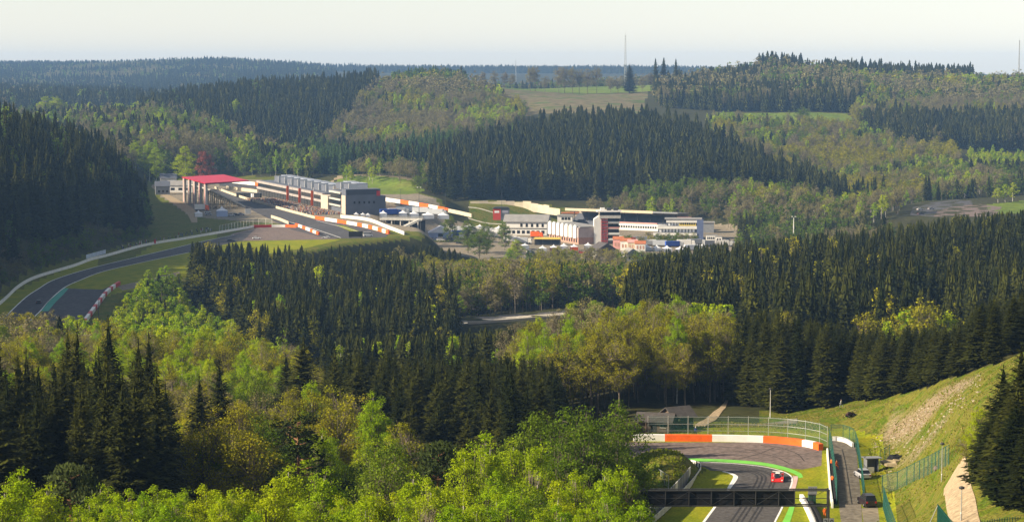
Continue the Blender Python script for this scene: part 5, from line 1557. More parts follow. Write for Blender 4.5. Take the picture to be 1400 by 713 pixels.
far_house(59, 160, 2360, 13, 9, 'white house with an orange tiled roof in the far village', M_wall, M_terr)
far_house(73, 158, 2380, 10, 10, 'white gabled house right of the orange roof', M_wall, M_roofg, 1.2)
far_house(22, 152, 2400, 11, 9, 'white house at the edge of the far village trees', M_wall, M_roofg)
far_house(44, 148, 2440, 10, 9, 'pale house behind the orange roofed one', M_cream, M_roofg, .6)
far_house(272, 158, 2130, 16, 9, 'brown roofed house among the trees of the spruce ridge', M_beige, M_shingle)
far_house(1327, 250, 1600, 6, 3, 'small grey house among trees above the far bend', M_grey, M_roofg)
far_house(230, 240, 1590, 12, 7, 'pale timbered house behind the access road', M_wall, M_slate)
far_house(222, 250, 1500, 10, 6, 'small dark roofed house at the top of the access road', M_grey, M_slate)
far_house(247, 246, 1530, 18, 5, 'long grey white building left of the grandstand', M_wall, M_roofg, .0)
for px, py, l, c in ((1258, 287, 'white car on the far bend', (.65, .65, .65)), (1273, 286, 'silver car ahead of the white one on the far bend', (.4, .4, .42)), (1259, 293, 'dark car at the exit of the far bend', (.05, .05, .06))):
    car(G(px, py, ZR + .06), .4, l, c, 4.5, 1.9, 1.3)
# spectators on the shaded bank
sp = MB(); rs_ = random.Random(31)
for _ in range(70):
    p = G(rs_.uniform(165, 290), 0, 1) if False else None
    px = rs_.uniform(160, 290); yl = 346 - (px - 160) * 0.21
    q = G(px, yl - rs_.uniform(2.5, 7), ZL)
    q.z = hz(q.x, q.y); hh = rs_.uniform(1.5, 1.85); k = rs_.choice([0, 0, 1, 2, 3, 5])
    sp.lathe([(.1, 0), (.2, .45 * hh), (.25, .78 * hh), (.12, .84 * hh)], 5, q, k); sp.lathe([(.06, .84 * hh), (.12, .92 * hh), (.05, hh)], 5, q, 4)
tag(sp.build('crowd', cpal), 'loose line of spectators along the white wall of the uphill track', 'crowd', None, 'stuff')
# ------------------------------------------------------------------ trees
def kite(V, Fc, p, d, s, l, w, sag=0.0):
    o = len(V)
    m = p + d * (l * 0.45)
    V += [p, m + s * (w * 0.5) - Vector((0, 0, sag)), p + d * l, m - s * (w * 0.5) - Vector((0, 0, sag))]
    Fc.append((o, o + 1, o + 2, o + 3))


def mesh_vf(name, V, Fc, mt):
    me = bpy.data.meshes.new(name)
    me.from_pydata([tuple(v) for v in V], [], Fc)
    me.materials.append(mt); me.update()
    return me


Z1 = Vector((0, 0, 1))


def spruce_mesh(rnd, H, R, lod, low=0.06, ragged=0.25):
    V, Fc = [], []
    nw, nb = ((46, 10), (20, 7), (0, 6))[lod]
    if lod == 2:
        tier_cones(V, Fc, rnd, H, R, 9, 6)
    elif lod == 1:
        tier_cones(V, Fc, rnd, H, R * 0.72, 12, 6)
    else:
        tier_cones(V, Fc, rnd, H * 0.97, R * 0.42, 12, 6)
    for i in range(nw):
        f = (i + rnd.random() * 0.7) / nw
        z = H * (low + (1 - low) * f)
        prof = (1 - f) ** 0.72 * (0.55 + 0.45 * min(1, f / 0.12))
        for k in range(nb if f < 0.85 else max(3, nb // 2)):
            a = 2 * math.pi * (k + rnd.random()) / nb + i * 2.4
            L = R * prof * (1 + rnd.uniform(-ragged, ragged)) + 0.12
            out = Vector((math.cos(a), math.sin(a), 0)); sd = Vector((-out.y, out.x, 0))
            dr = -0.35 * (1 - f) + 0.35 * f
            zz = z + rnd.uniform(-0.3, 0.3)
            if lod == 2:
                d = (out + Z1 * dr).normalized()
                kite(V, Fc, Vector((0, 0, zz + 0.35 * L)), d, sd, L * 1.08, L * 0.95, 0.25 * L)
                continue
            ns = 4 if lod == 0 else 2
            for t in range(ns):
                tt = (t + 0.35) / ns
                p = out * (L * tt) + Vector((0, 0, zz + L * (dr * tt + 0.28 * tt * tt)))
                sl = L * (0.62 - 0.30 * tt) * (1.0 if lod == 0 else 1.35)
                for sg in (1, -1):
                    d = (out * 0.75 + sd * (sg * rnd.uniform(0.5, 0.9)) + Z1 * rnd.uniform(-0.45, 0.0)).normalized()
                    ws = d.cross(Z1).normalized()
                    ws = (ws + Z1 * rnd.uniform(-0.5, 0.5)).normalized()
                    kite(V, Fc, p, d, ws, sl, sl * (0.42 if lod == 0 else 0.6), 0.06 * sl)
            if lod < 2:
                p = out * (L * 0.55) + Vector((0, 0, zz + L * (dr * 0.55 + 0.1)))
                kite(V, Fc, p, (out + Z1 * 0.1).normalized(), sd, L * 0.5, L * 0.2, 0.03)
    # leader
    for a in (0, 1.6):
        kite(V, Fc, Vector((0, 0, H * 0.955)), Z1, Vector((math.cos(a), math.sin(a), 0)), H * 0.055, 0.16, 0)
    return V, Fc


def tier_cones(V, Fc, rnd, H, R, n, seg, low=0.05, k=1.0):
    """ragged skirts of boughs, one above the other"""
    for i in range(n):
        f = i / n
        z1 = H * (low + (1 - low) * min(1.0, f + 1.75 / n)); z0 = H * (low + (1 - low) * f)
        r0 = R * k * (1 - f) ** 0.74 * (0.7 + 0.3 * min(1, f / 0.15)) + 0.1
        o = len(V); a0 = rnd.uniform(0, 6.28)
        V.append(Vector((0, 0, z1)))
        for q in range(seg * 2):
            a = a0 + math.pi * q / seg + rnd.uniform(-.12, .12)
            r = r0 * (rnd.uniform(0.9, 1.25) if q % 2 == 0 else rnd.uniform(0.45, 0.65))
            V.append(Vector((r * math.cos(a), r * math.sin(a), z0 + (0 if q % 2 == 0 else 0.10 * r0) + rnd.uniform(-.35, .35) * H * 0.02)))
        for q in range(seg * 2):
            Fc.append((o, o + 1 + q, o + 1 + (q + 1) % (seg * 2)))


def rand_dir(rnd):
    z = rnd.uniform(-1, 1); a = rnd.uniform(0, 2 * math.pi); r = math.sqrt(1 - z * z)
    return Vector((r * math.cos(a), r * math.sin(a), z))


def leafy_mesh(rnd, H, R, lod, base=0.25, nclump=60, nleaf=100, leaf=0.3, clump=1.1, tall=1.0, wood=None, open_=0.0, upright=0.0):
    """limbs grown from the trunk to leaf clumps that sit unevenly through an egg-shaped crown"""
    V, Fc = [], []
    zc = H * (base + 1) / 2; hz_ = H * (1 - base) / 2
    lobes = [(rand_dir(rnd), rnd.uniform(0.75, 1.2)) for _ in range(7)]
    limbs = []
    for k in range(4 + rnd.randrange(3)):
        a = k * 2.4 + rnd.random(); zz = H * rnd.uniform(base * 0.8, base + 0.35)
        limbs.append(Vector((math.cos(a) * R * 0.3, math.sin(a) * R * 0.3, zz + R * 0.4)))
        if wood is not None and lod < 2:
            wood.tube((0, 0, zz), limbs[-1], H * 0.007, H * 0.005, 4, 1, cap=False)
    done = 0
    while done < nclump:
        d = rand_dir(rnd)
        rr = rnd.random() ** 0.4
        k = 1.0
        for ld, lf in lobes:
            k += max(0, d.dot(ld) - 0.55) * (lf - 0.9) * 1.6
        top = (d.z * rr + 1) / 2
        taper = (1 - 0.55 * upright * max(0, d.z)) * (0.82 + 0.18 * math.sin(math.pi * min(1, top + 0.15)))
        c = Vector((d.x * R * rr * k * taper, d.y * R * rr * k * taper, zc + d.z * hz_ * rr * min(k, 1.05)))
        if c.z > H or c.z < H * base * 0.75: continue
        done += 1
        cr = clump * rnd.uniform(0.6, 1.25) * (1 - 0.35 * upright * max(0, (c.z / H - 0.6) * 2))
        if wood is not None and lod < 2:
            src = min(limbs, key=lambda q: (q - c).length + max(0, q.z - c.z) * 2)
            wood.tube(src, c, H * 0.0035, H * 0.0012, 3, 1, cap=False)
            if open_ > 0:
                for _ in range(int(5 * open_) if lod == 0 else 2):
                    wood.tube(src.lerp(c, rnd.uniform(0.4, 1)), c + rand_dir(rnd) * cr * 1.1, H * 0.0014, H * 0.0006, 3, 1, cap=False)
        for _ in range(int(nleaf * rnd.uniform(0.6, 1.3))):
            e = rand_dir(rnd) * (rnd.random() ** 0.45)
            p = c + Vector((e.x, e.y, e.z * 0.8 * tall)) * cr
            nrm = (rand_dir(rnd) * 0.9 + e * 0.5 + (c - Vector((0, 0, zc))).normalized() * 0.45 + Z1 * 0.35).normalized()
            s = nrm.orthogonal().normalized()
            s = (s * math.cos(q := rnd.uniform(0, 6.28)) + nrm.cross(s) * math.sin(q)).normalized()
            t = nrm.cross(s)
            l = leaf * rnd.uniform(0.6, 1.35)
            kite(V, Fc, p - s * l * 0.5, s, t, l, l * 0.75, 0)
    return V, Fc


def pine_mesh(rnd, H, R, lod, wood=None):
    V, Fc = [], []
    for k in range(26 if lod == 0 else 14):
        f = rnd.random() ** 0.7
        z = H * (0.45 + 0.53 * f); a = rnd.uniform(0, 6.28)
        L = R * (1.05 - 0.75 * f) * rnd.uniform(0.5, 1.1)
        c = Vector((math.cos(a) * L, math.sin(a) * L, z))
        if wood is not None: wood.tube((0, 0, z - 0.3 * L), c, H * 0.006, H * 0.002, 4, cap=False)
        for _ in range(120 if lod == 0 else 40):
            e = rand_dir(rnd) * rnd.random() ** 0.4
            p = c + Vector((e.x * 1.2, e.y * 1.2, e.z * 0.55)) * (H * 0.06)
            d = (rand_dir(rnd) * 0.8 + Z1 * 0.7).normalized()
            kite(V, Fc, p, d, d.orthogonal().normalized(), H * 0.028, H * 0.011, 0)
    return V, Fc


LEAF = {
    'spruce': mat_leaf('spruce_needles', (0.012, 0.018, 0.003), (0.050, 0.054, 0.007), 0.10, 0.42),
    'larch': mat_leaf('larch_needles', (0.05, 0.095, 0.02), (0.075, 0.12, 0.03), 0.2, 0.35),
    'birch': mat_leaf('birch_leaves', (0.23, 0.37, 0.005), (0.40, 0.46, 0.006), 0.48, 0.36),
    'ochre': mat_leaf('budding_leaves', (0.20, 0.21, 0.006), (0.31, 0.285, 0.010), 0.38, 0.4),
    'brown': mat_leaf('bud_haze', (0.18, 0.155, 0.085), (0.21, 0.195, 0.065), 0.25, 0.22),
    'green': mat_leaf('broad_leaves', (0.07, 0.125, 0.006), (0.15, 0.21, 0.012), 0.35, 0.4),
    'red': mat_leaf('copper_leaves', (0.24, 0.075, 0.055), (0.26, 0.085, 0.06), 0.25, 0.35),
    'pine': mat_leaf('pine_needles', (0.04, 0.06, 0.015), (0.06, 0.075, 0.02), 0.1, 0.4),
}
BARK = {
    'spruce': mat('spruce_bark', (0.09, 0.06, 0.04), 0.9, 0.3, 3.0),
    'birch': mat('birch_bark', (0.42, 0.40, 0.35), 0.8, 0.5, 2.5),
    'grey': mat('grey_bark', (0.14, 0.115, 0.085), 0.9, 0.3, 2.5),
    'pine': mat('pine_bark', (0.22, 0.11, 0.055), 0.9, 0.3, 2.5),
}
PROTO = {}      # (kind, lod) -> list of (trunk mesh, crown mesh, height)


def add_proto(kind, lod, seed):
    rnd = random.Random(seed)
    w = MB()
    if kind in ('spruce', 'larch'):
        H = 25.0; R = rnd.uniform(3.4, 4.3)
        w.tube((0, 0, -1.5), (0, 0, H * 0.96), 0.30, 0.04, 7 if lod < 2 else 4)
        V, Fc = spruce_mesh(rnd, H, R, lod, ragged=rnd.uniform(0.18, 0.4))
        bk = BARK['spruce']
    elif kind == 'pine':
        H = 16.0
        w.tube((0, 0, -1.5), (0.2, 0.1, H * 0.5), 0.22, 0.15, 7); w.tube((0.2, 0.1, H * 0.5), (0, 0, H * 0.95), 0.15, 0.03, 7)
        V, Fc = pine_mesh(rnd, H, 3.6, lod, w)
        bk = BARK['pine']
    else:
        H = {'birch': 16.0, 'ochre': 16.0, 'brown': 18.0, 'green': 15.0, 'red': 18.0}[kind]
        R = {'birch': 3.0, 'ochre': 4.3, 'brown': 4.6, 'green': 4.2, 'red': 4.5}[kind] * rnd.uniform(0.85, 1.15)
        b0 = {'birch': 0.18, 'ochre': 0.28, 'brown': 0.3, 'green': 0.12, 'red': 0.1}[kind]
        bend = Vector((rnd.uniform(-0.4, 0.4), rnd.uniform(-0.4, 0.4), H * 0.5))
        w.tube((0, 0, -1.5), bend, H * 0.011, H * 0.008, 7 if lod < 2 else 4, cap=False)
        w.tube(bend, (0, 0, H * 0.93), H * 0.008, H * 0.0015, 6 if lod < 2 else 3, cap=False)
        if lod == 0:
            n, nl, lf, cl = {'birch': (170, 110, 0.15, 0.84), 'ochre': (120, 60, 0.21, 1.05), 'brown': (110, 60, 0.24, 1.15), 'green': (150, 100, 0.19, 0.95), 'red': (90, 90, 0.3, 1.1)}[kind]
        elif lod == 1:
            n, nl, lf, cl = {'birch': (46, 26, 0.55, 1.0), 'ochre': (52, 22, 0.50, 1.3), 'brown': (56, 22, 0.52, 1.4), 'green': (44, 28, 0.6, 1.25), 'red': (50, 28, 0.6, 1.3)}[kind]
        else:
            n, nl, lf, cl = {'birch': (16, 10, 1.2, 1.3), 'ochre': (18, 10, 1.25, 1.6), 'brown': (20, 10, 1.3, 1.7), 'green': (16, 11, 1.35, 1.6), 'red': (18, 10, 1.3, 1.7)}[kind]
        up = {'birch': 0.9, 'ochre': 0.35, 'brown': 0.2, 'green': 0.3, 'red': 0.3}[kind]
        V, Fc = leafy_mesh(rnd, H, R, lod, b0, n, nl, lf, cl, wood=w, open_=1.0 if kind in ('ochre', 'brown') else 0.3, upright=up)
        bk = BARK['birch'] if kind == 'birch' else BARK['grey']
    nm = {'spruce': 'spruce', 'larch': 'larch', 'pine': 'pine'}.get(kind, kind)
    tm = w.mesh('trunk', [bk, BARK['grey']] if 1 in w.m else bk)
    cm = mesh_vf('crown', V, Fc, LEAF[kind])
    PROTO.setdefault((kind, lod), []).append((tm, cm, H))


NVAR = {0: 4, 1: 4, 2: 3}
for _k in ('spruce', 'larch', 'birch', 'ochre', 'brown', 'green', 'red', 'pine'):
    for _l in (0, 1, 2):
        if _k in ('red', 'pine') and _l == 2: continue
        if _k == 'larch' and _l == 0: continue
        for _s in range(2 if _k in ('red', 'pine') else NVAR[_l]):
            add_proto(_k, _l, hash((len(_k), _k[0] < 'm', _l, _s)) % 99991 + _s * 7 + ord(_k[0]) * 31 + ord(_k[-1]))


def join_proto(tm, cm, name):
    """one mesh with bark and leaves, for the woods"""
    me = bpy.data.meshes.new(name)
    tv = np.empty(len(tm.vertices) * 3); tm.vertices.foreach_get('co', tv)
    cv = np.empty(len(cm.vertices) * 3); cm.vertices.foreach_get('co', cv)
    tf = [tuple(p.vertices) for p in tm.polygons]
    off = len(tm.vertices)
    cf = [tuple(off + i for i in p.vertices) for p in cm.polygons]
    me.from_pydata(np.concatenate([tv, cv]).reshape(-1, 3).tolist(), [], tf + cf)
    me.materials.append(tm.materials[0]); me.materials.append(cm.materials[0]); me.materials.append(BARK['grey'])
    ti = [2 if p.material_index else 0 for p in tm.polygons]
    me.polygons.foreach_set('material_index', np.array(ti + [1] * len(cf), np.int32))
    me.update()
    return me


WOOD_OBS = {}


def wood_ob(kind, lod, v):
    k = (kind, lod, v)
    if k not in WOOD_OBS:
        tm, cm, H = PROTO[(kind, lod)][v]
        WOOD_OBS[k] = bpy.data.objects.new('wood_%s' % kind, join_proto(tm, cm, 'wood_%s' % kind))
    return WOOD_OBS[k]


def wood_tree_group(keys):
    ng = bpy.data.node_groups.new('wood', 'GeometryNodeTree')
    ng.interface.new_socket('Geometry', in_out='INPUT', socket_type='NodeSocketGeometry')
    ng.interface.new_socket('Geometry', in_out='OUTPUT', socket_type='NodeSocketGeometry')
    N = ng.nodes; Lk = ng.links
    gi = N.new('NodeGroupInput'); go = N.new('NodeGroupOutput')
    def attr(nm, ty):
        a = N.new('GeometryNodeInputNamedAttribute'); a.data_type = ty; a.inputs['Name'].default_value = nm
        return a.outputs['Attribute']
    ai, ar, asc = attr('pick', 'INT'), attr('turn', 'FLOAT_VECTOR'), attr('size', 'FLOAT_VECTOR')
    jn = N.new('GeometryNodeJoinGeometry')
    for i, k in enumerate(keys):
        oi = N.new('GeometryNodeObjectInfo'); oi.inputs['Object'].default_value = wood_ob(*k); oi.inputs['As Instance'].default_value = True
        cp = N.new('FunctionNodeCompare'); cp.data_type = 'INT'; cp.operation = 'EQUAL'
        Lk.new(ai, cp.inputs[2]); cp.inputs[3].default_value = i
        ip = N.new('GeometryNodeInstanceOnPoints')
        Lk.new(gi.outputs[0], ip.inputs['Points']); Lk.new(cp.outputs[0], ip.inputs['Selection'])
        Lk.new(oi.outputs['Geometry'], ip.inputs['Instance'])
        Lk.new(ar, ip.inputs['Rotation']); Lk.new(asc, ip.inputs['Scale'])
        Lk.new(ip.outputs[0], jn.inputs[0])
    Lk.new(jn.outputs[0], go.inputs[0])
    return ng


def make_wood(name, label, cat, trees):
    """trees: list of (x, y, z, kind, lod, variant, scale, turn)"""
    keys = sorted(set((t[3], t[4], t[5]) for t in trees))
    ix = {k: i for i, k in enumerate(keys)}
    me = bpy.data.meshes.new(name)
    me.from_pydata([(t[0], t[1], t[2]) for t in trees], [], [])
    a = me.attributes.new('pick', 'INT', 'POINT'); a.data.foreach_set('value', np.array([ix[(t[3], t[4], t[5])] for t in trees], np.int32))
    a = me.attributes.new('turn', 'FLOAT_VECTOR', 'POINT'); a.data.foreach_set('vector', np.array([(t[8], t[9], t[7]) for t in trees], np.float32).ravel())
    a = me.attributes.new('size', 'FLOAT_VECTOR', 'POINT'); a.data.foreach_set('vector', np.array([(t[6] * t[10], t[6] * t[10], t[6]) for t in trees], np.float32).ravel())
    o = bpy.data.objects.new(name, me); COL.objects.link(o)
    md = o.modifiers.new('wood', 'NODES'); md.node_group = wood_tree_group(keys)
    return tag(o, label, cat, None, 'stuff')


RT = random.Random(5)
NAMES = {'spruce': 'spruce_tree', 'larch': 'larch_tree', 'birch': 'birch_tree', 'ochre': 'budding_tree', 'brown': 'budding_tree', 'green': 'leafy_tree', 'red': 'copper_beech_tree', 'pine': 'pine_tree'}
CATS = {'spruce': 'spruce', 'larch': 'larch', 'birch': 'birch', 'ochre': 'tree', 'brown': 'tree', 'green': 'tree', 'red': 'beech', 'pine': 'pine'}


def single_tree(x, y, z, kind, lod, v, sc, turn, wide, label, group=None, lx=0, ly=0):
    tm, cm, H = PROTO[(kind, lod)][v % len(PROTO[(kind, lod)])]
    r = thing(NAMES[kind], label, CATS[kind], (x, y, z), 0, group)
    r.rotation_euler = (lx, ly, turn)
    r.scale = (sc * wide, sc * wide, sc)
    for nm, m in (('trunk', tm), ('crown', cm)):
        o = bpy.data.objects.new(nm, m); COL.objects.link(o); o.parent = r
    return r


def hero(px, py, y, kind, label, group=None, wide=1.0, lod=None):
    """a tree at its own place whose tip is sighted at px, py"""
    p = AT(px, py, y)
    z = hz(p.x, y)
    H0 = PROTO[(kind, 1)][0][2]
    sc = max(0.25, (p.z - z) / H0)
    if lod is None: lod = 0 if y < 520 else 1
    if (kind, lod) not in PROTO: lod = 1
    n = len(PROTO[(kind, lod)])
    if group:
        hh = sc * H0
        label = ('tall ' if hh > 1.12 * H0 else ('small ' if hh < 0.85 * H0 else '')) + label
    wide = wide * min(1.6, max(0.75, 1.0 / sc ** 0.4))
    return single_tree(p.x, y, z - 0.1, kind, lod, RT.randrange(n), sc, RT.uniform(0, 6.28), wide * RT.uniform(0.92, 1.08), label, group, RT.gauss(0, .015), RT.gauss(0, .015))
# ------------------------------------------------------------------ stands: outlines in (sight line, forward distance)
STANDS = []


def stand(name, what, where, poly, spacing, mix, h, sd=0.1, keep=3.0, cap=None):
    STANDS.append(dict(cap=cap, name=name, what=what, where=where, poly=poly, sp=spacing, mix=mix, h=h, sd=sd, keep=keep))


stand('spruce_wood', 'dark spruces shoulder to shoulder', 'in the black spruce row behind the bright birches', [(-90, 236), (215, 236), (232, 300), (120, 310), (-90, 315)], 4.6, {'spruce': 1}, 24)
stand('mixed_wood', 'yellow green spring trees', 'in the light spring wood behind the black spruce row', [(-120, 335), (240, 325), (400, 340), (440, 430), (400, 525), (-150, 540)], 5.0, {'birch': .38, 'ochre': .40, 'brown': .12, 'green': .1}, 14, .14)
stand('budding_wood', 'ochre budding trees', 'between the birches and the dark central spruces', [(240, 262), (560, 262), (560, 318), (440, 345), (240, 330)], 5.2, {'ochre': .62, 'green': .2, 'birch': .18}, 15, .15)
stand('spruce_wood', 'deep green spruces', 'in the dark central spruce block', [(440, 352), (560, 325), (720, 312), (770, 330), (765, 425), (640, 440), (450, 440)], 4.9, {'spruce': 1}, 21.5, .13, cap=[(440, 470), (560, 476), (700, 478), (770, 488)])
stand('birch_wood', 'fresh green birches', 'in the sunlit birch thicket below the viewpoint', [(-90, 168), (600, 165), (850, 172), (868, 215), (720, 228), (-90, 222)], 4.0, {'birch': .84, 'green': .16}, 11.8, .16)
stand('bush_wood', 'dull green bushy trees', 'in the bushy clump beside the hairpin', [(690, 240), (825, 240), (835, 300), (760, 305), (690, 290)], 4.5, {'green': .7, 'birch': .3}, 12, .2)
stand('spruce_wood', 'tall spruces', 'in the tall stand behind the grassy slope', [(1004, 436), (1060, 416), (1130, 412), (1200, 401), (1280, 371), (1345, 341), (1450, 338), (1600, 345), (1600, 540), (1300, 540), (1004, 530)], 5.2, {'spruce': 1}, 17.5, .15, cap=[(1000, 425), (1040, 415), (1100, 425), (1190, 445), (1310, 440), (1350, 405), (1400, 395)])
stand('budding_wood', 'golden budding trees', 'in the golden patch among the spruces behind the grassy slope', [(1185, 565), (1310, 565), (1320, 620), (1190, 620)], 6, {'ochre': .7, 'birch': .3}, 20, cap=[(1180, 388), (1320, 384)])
stand('mixed_wood', 'budding birches with bare pale trunks', 'in the open birch wood behind the wooden huts', [(700, 436), (850, 428), (1000, 436), (1004, 520), (690, 520)], 4.6, {'ochre': .40, 'birch': .46, 'brown': .14}, 16, .13)
stand('birch_wood', 'bright young birches', 'in the bright row in front of the big spruce plantation', [(830, 526), (1010, 526), (1012, 558), (830, 562)], 4.6, {'birch': .88, 'spruce': .12}, 20, .1, cap=[(830, 408), (1010, 402)])
stand('spruce_wood', 'slim spruces', 'in the spruce belt below the sunken road', [(440, 545), (760, 528), (836, 560), (830, 615), (640, 625), (440, 645)], 5.0, {'spruce': .86, 'birch': .14}, 17, .14, cap=[(440, 455), (620, 448), (700, 440), (836, 436)])
stand('bush_wood', 'low scrub', 'on the open strip below the sunken road', [(600, 650), (640, 628), (832, 620), (836, 740), (700, 765), (610, 740)], 5.5, {'green': .5, 'ochre': .3, 'spruce': .2}, 6, .25, 3.0, [(600, 448), (700, 445), (836, 440)])
stand('spruce_wood', 'crowded spruces', 'in the big spruce plantation facing the paddock', [(1012, 575), (850, 590), (858, 700), (862, 900), (858, 1060), (900, 1130), (960, 1150), (1003, 1150), (1006, 1060), (1090, 1060), (1250, 1060), (1480, 1060), (1500, 600), (1200, 585)], 6.6, {'spruce': .965, 'ochre': .035}, 24.5, .15, cap=[(850, 362), (880, 350), (900, 340), (950, 332), (1000, 327), (1100, 316), (1200, 305), (1300, 289), (1400, 284)])
stand('spruce_wood', 'crowded spruces', 'in the spruce block below the pit straight', [(250, 965), (262, 870), (320, 770), (340, 660), (620, 655), (626, 780), (560, 830), (545, 930), (545, 990), (470, 1000), (330, 985)], 5.6, {'spruce': .9, 'ochre': .07, 'birch': .03}, 21, .12, cap=[(250, 326), (300, 329), (400, 329), (470, 331), (560, 342), (620, 350)])
stand('budding_wood', 'brown budding trees', 'in the brown wood below the paddock', [(545, 835), (626, 800), (860, 822), (858, 1010), (760, 1060), (640, 1050), (545, 1000)], 6.0, {'brown': .34, 'ochre': .24, 'green': .2, 'spruce': .22}, 17, .15, cap=[(545, 350), (620, 352), (700, 348), (860, 352)])
stand('birch_wood', 'bright young birches', 'in the young birch slope beside the uphill track', [(152, 640), (165, 740), (200, 830), (238, 850), (262, 830), (320, 740), (340, 650), (420, 640), (420, 555), (160, 560)], 4.6, {'birch': .82, 'green': .08, 'spruce': .1}, 9.5, .2)
stand('budding_wood', 'pale budding trees', 'in the thicket at the lower end of the uphill track', [(-150, 545), (60, 545), (150, 560), (150, 625), (60, 640), (-150, 650)], 5.0, {'ochre': .5, 'brown': .3, 'birch': .2}, 11, .15)
stand('spruce_wood', 'dark spruces', 'on the shaded bank above the uphill track', [(-700, 560), (-75, 640), (-48, 760), (-18, 850), (30, 925), (120, 1050), (168, 1100), (208, 1135), (214, 1190), (120, 1380), (-300, 1400), (-700, 1000)], 6.4, {'spruce': .93, 'green': .07}, 25, .14)
stand('bush_wood', 'low bushes', 'on the shaded slope between the spruces and the white wall', [(-60, 800), (0, 850), (60, 930), (130, 1030), (206, 1110), (200, 1130), (110, 1045), (14, 915), (-60, 830)], 5.5, {'green': .7, 'brown': .3}, 5, .3, -6)
stand('mixed_wood', 'spruces and golden trees', 'on the embankment below the pit straight', [(470, 1008), (545, 1003), (640, 1060), (612, 1150), (575, 1140), (505, 1050)], 6, {'spruce': .7, 'ochre': .2, 'brown': .1}, 13, .2, 2, cap=[(470, 336), (560, 330), (640, 340)])
stand('bush_wood', 'low bushes', 'in front of the terraced white building', [(848, 1255), (955, 1275), (958, 1300), (900, 1305), (848, 1290)], 6, {'ochre': .4, 'green': .4, 'brown': .2}, 5, .25, -200)
stand('mixed_wood', 'mixed trees', 'behind the red roofed grandstand', [(200, 1640), (420, 1640), (440, 1760), (420, 1950), (180, 1950)], 8.5, {'spruce': .36, 'green': .2, 'birch': .16, 'brown': .28}, 20, .14)
stand('mixed_wood', 'hedgerow trees and spruces', 'on the valley floor towards the village', [(-150, 1500), (180, 1560), (190, 1960), (420, 1960), (200, 2450), (-150, 2500)], 9.5, {'spruce': .5, 'brown': .22, 'green': .16, 'birch': .12}, 19, .15)
stand('spruce_wood', 'dark spruces', 'on the long spruce ridge to the left', [(190, 2470), (300, 2150), (430, 2030), (470, 2250), (510, 2560), (520, 2760), (330, 2800), (190, 2640)], 9.8, {'spruce': .97, 'green': .03}, 24, .15)
stand('budding_wood', 'grey brown budding trees', 'on the round leafy hill', [(436, 2050), (560, 1970), (700, 2090), (720, 2330), (680, 2560), (640, 2700), (560, 2780), (515, 2620), (470, 2260)], 9, {'brown': .62, 'green': .14, 'spruce': .06, 'ochre': .12, 'birch': .06}, 18, .14)
stand('larch_wood', 'blue green conifers', 'crowning the leafy hill', [(535, 2700), (620, 2640), (640, 2760), (600, 2860), (540, 2840)], 9, {'larch': .8, 'spruce': .2}, 20)
stand('larch_wood', 'soft green larches', 'at the foot of the leafy hill', [(400, 1960), (440, 1740), (600, 1730), (640, 1880), (600, 1990), (480, 2010)], 8, {'larch': .75, 'spruce': .25}, 21)
stand('birch_wood', 'vivid green young trees', 'in the vivid patch beside the felled field', [(622, 2150), (700, 2120), (715, 2230), (640, 2300)], 7, {'birch': 1}, 19)
stand('budding_wood', 'budding trees', 'around the small meadow', [(462, 1665), (500, 1700), (600, 1620), (606, 1560), (580, 1560), (470, 1640)], 9, {'brown': .5, 'green': .35, 'birch': .15}, 15)
stand('spruce_wood', 'close ranked spruces', 'on the spruce hill behind the paddock', [(588, 1520), (582, 1700), (640, 1890), (700, 1970), (750, 2070), (890, 2070), (965, 1930), (1065, 1770), (1150, 1620), (1215, 1490), (1180, 1480), (1090, 1520), (850, 1520), (780, 1530), (620, 1505)], 8.6, {'spruce': 1}, 24, .15)
stand('mixed_wood', 'spring trees', 'along the foot of the spruce hill', [(790, 1470), (850, 1420), (960, 1380), (1090, 1330), (1180, 1300), (1235, 1360), (1220, 1470), (1090, 1505), (850, 1505)], 8, {'green': .36, 'brown': .4, 'birch': .16, 'ochre': .08}, 15, .14)
stand('mixed_wood', 'scattered trees', 'round the lamp masts', [(996, 1100), (1180, 1080), (1230, 1180), (1200, 1300), (1100, 1330), (1004, 1350)], 9, {'spruce': .35, 'green': .4, 'brown': .25}, 14, .2)
stand('mixed_wood', 'spruces and budding trees', 'on the wooded skyline above the high meadow', [(900, 2440), (960, 2420), (1160, 2430), (1180, 2600), (1150, 2900), (1000, 2920), (890, 2820)], 9, {'spruce': .5, 'brown': .38, 'green': .12}, 21, .12)
stand('spruce_wood', 'shaded spruces', 'along the dark forest edge above the hill meadow', [(958, 2415), (1165, 2415), (1170, 2480), (958, 2490)], 8, {'spruce': .9, 'brown': .1}, 22, .12)  # dark spruces chosen so their colour stands in for the shaded tree wall
stand('mixed_wood', 'bushes and small trees', 'among the stalls below the paddock buildings', [(720, 1085), (860, 1085), (905, 1130), (900, 1165), (860, 1185), (720, 1150)], 7, {'brown': .4, 'ochre': .3, 'green': .2, 'spruce': .1}, 9, .25, -30, cap=[(720, 336), (800, 334), (905, 342)])
stand('budding_wood', 'grey brown budding trees', 'on the broad right hand hillside', [(1160, 2260), (1200, 2330), (1420, 2330), (1480, 2350), (1480, 2900), (1320, 2860), (1130, 2860), (1180, 2600)], 9.5, {'brown': .5, 'green': .17, 'spruce': .12, 'ochre': .14, 'birch': .07}, 18, .14)
stand('spruce_wood', 'dark spruces', 'in the skyline row on the right hand hill', [(1125, 2870), (1320, 2870), (1330, 2980), (1125, 2990)], 8, {'spruce': 1}, 25)
stand('spruce_wood', 'dark spruces', 'on the high crest of the right hand hill', [(1035, 2930), (1095, 2930), (1095, 3010), (1035, 3010)], 8, {'spruce': 1}, 26)
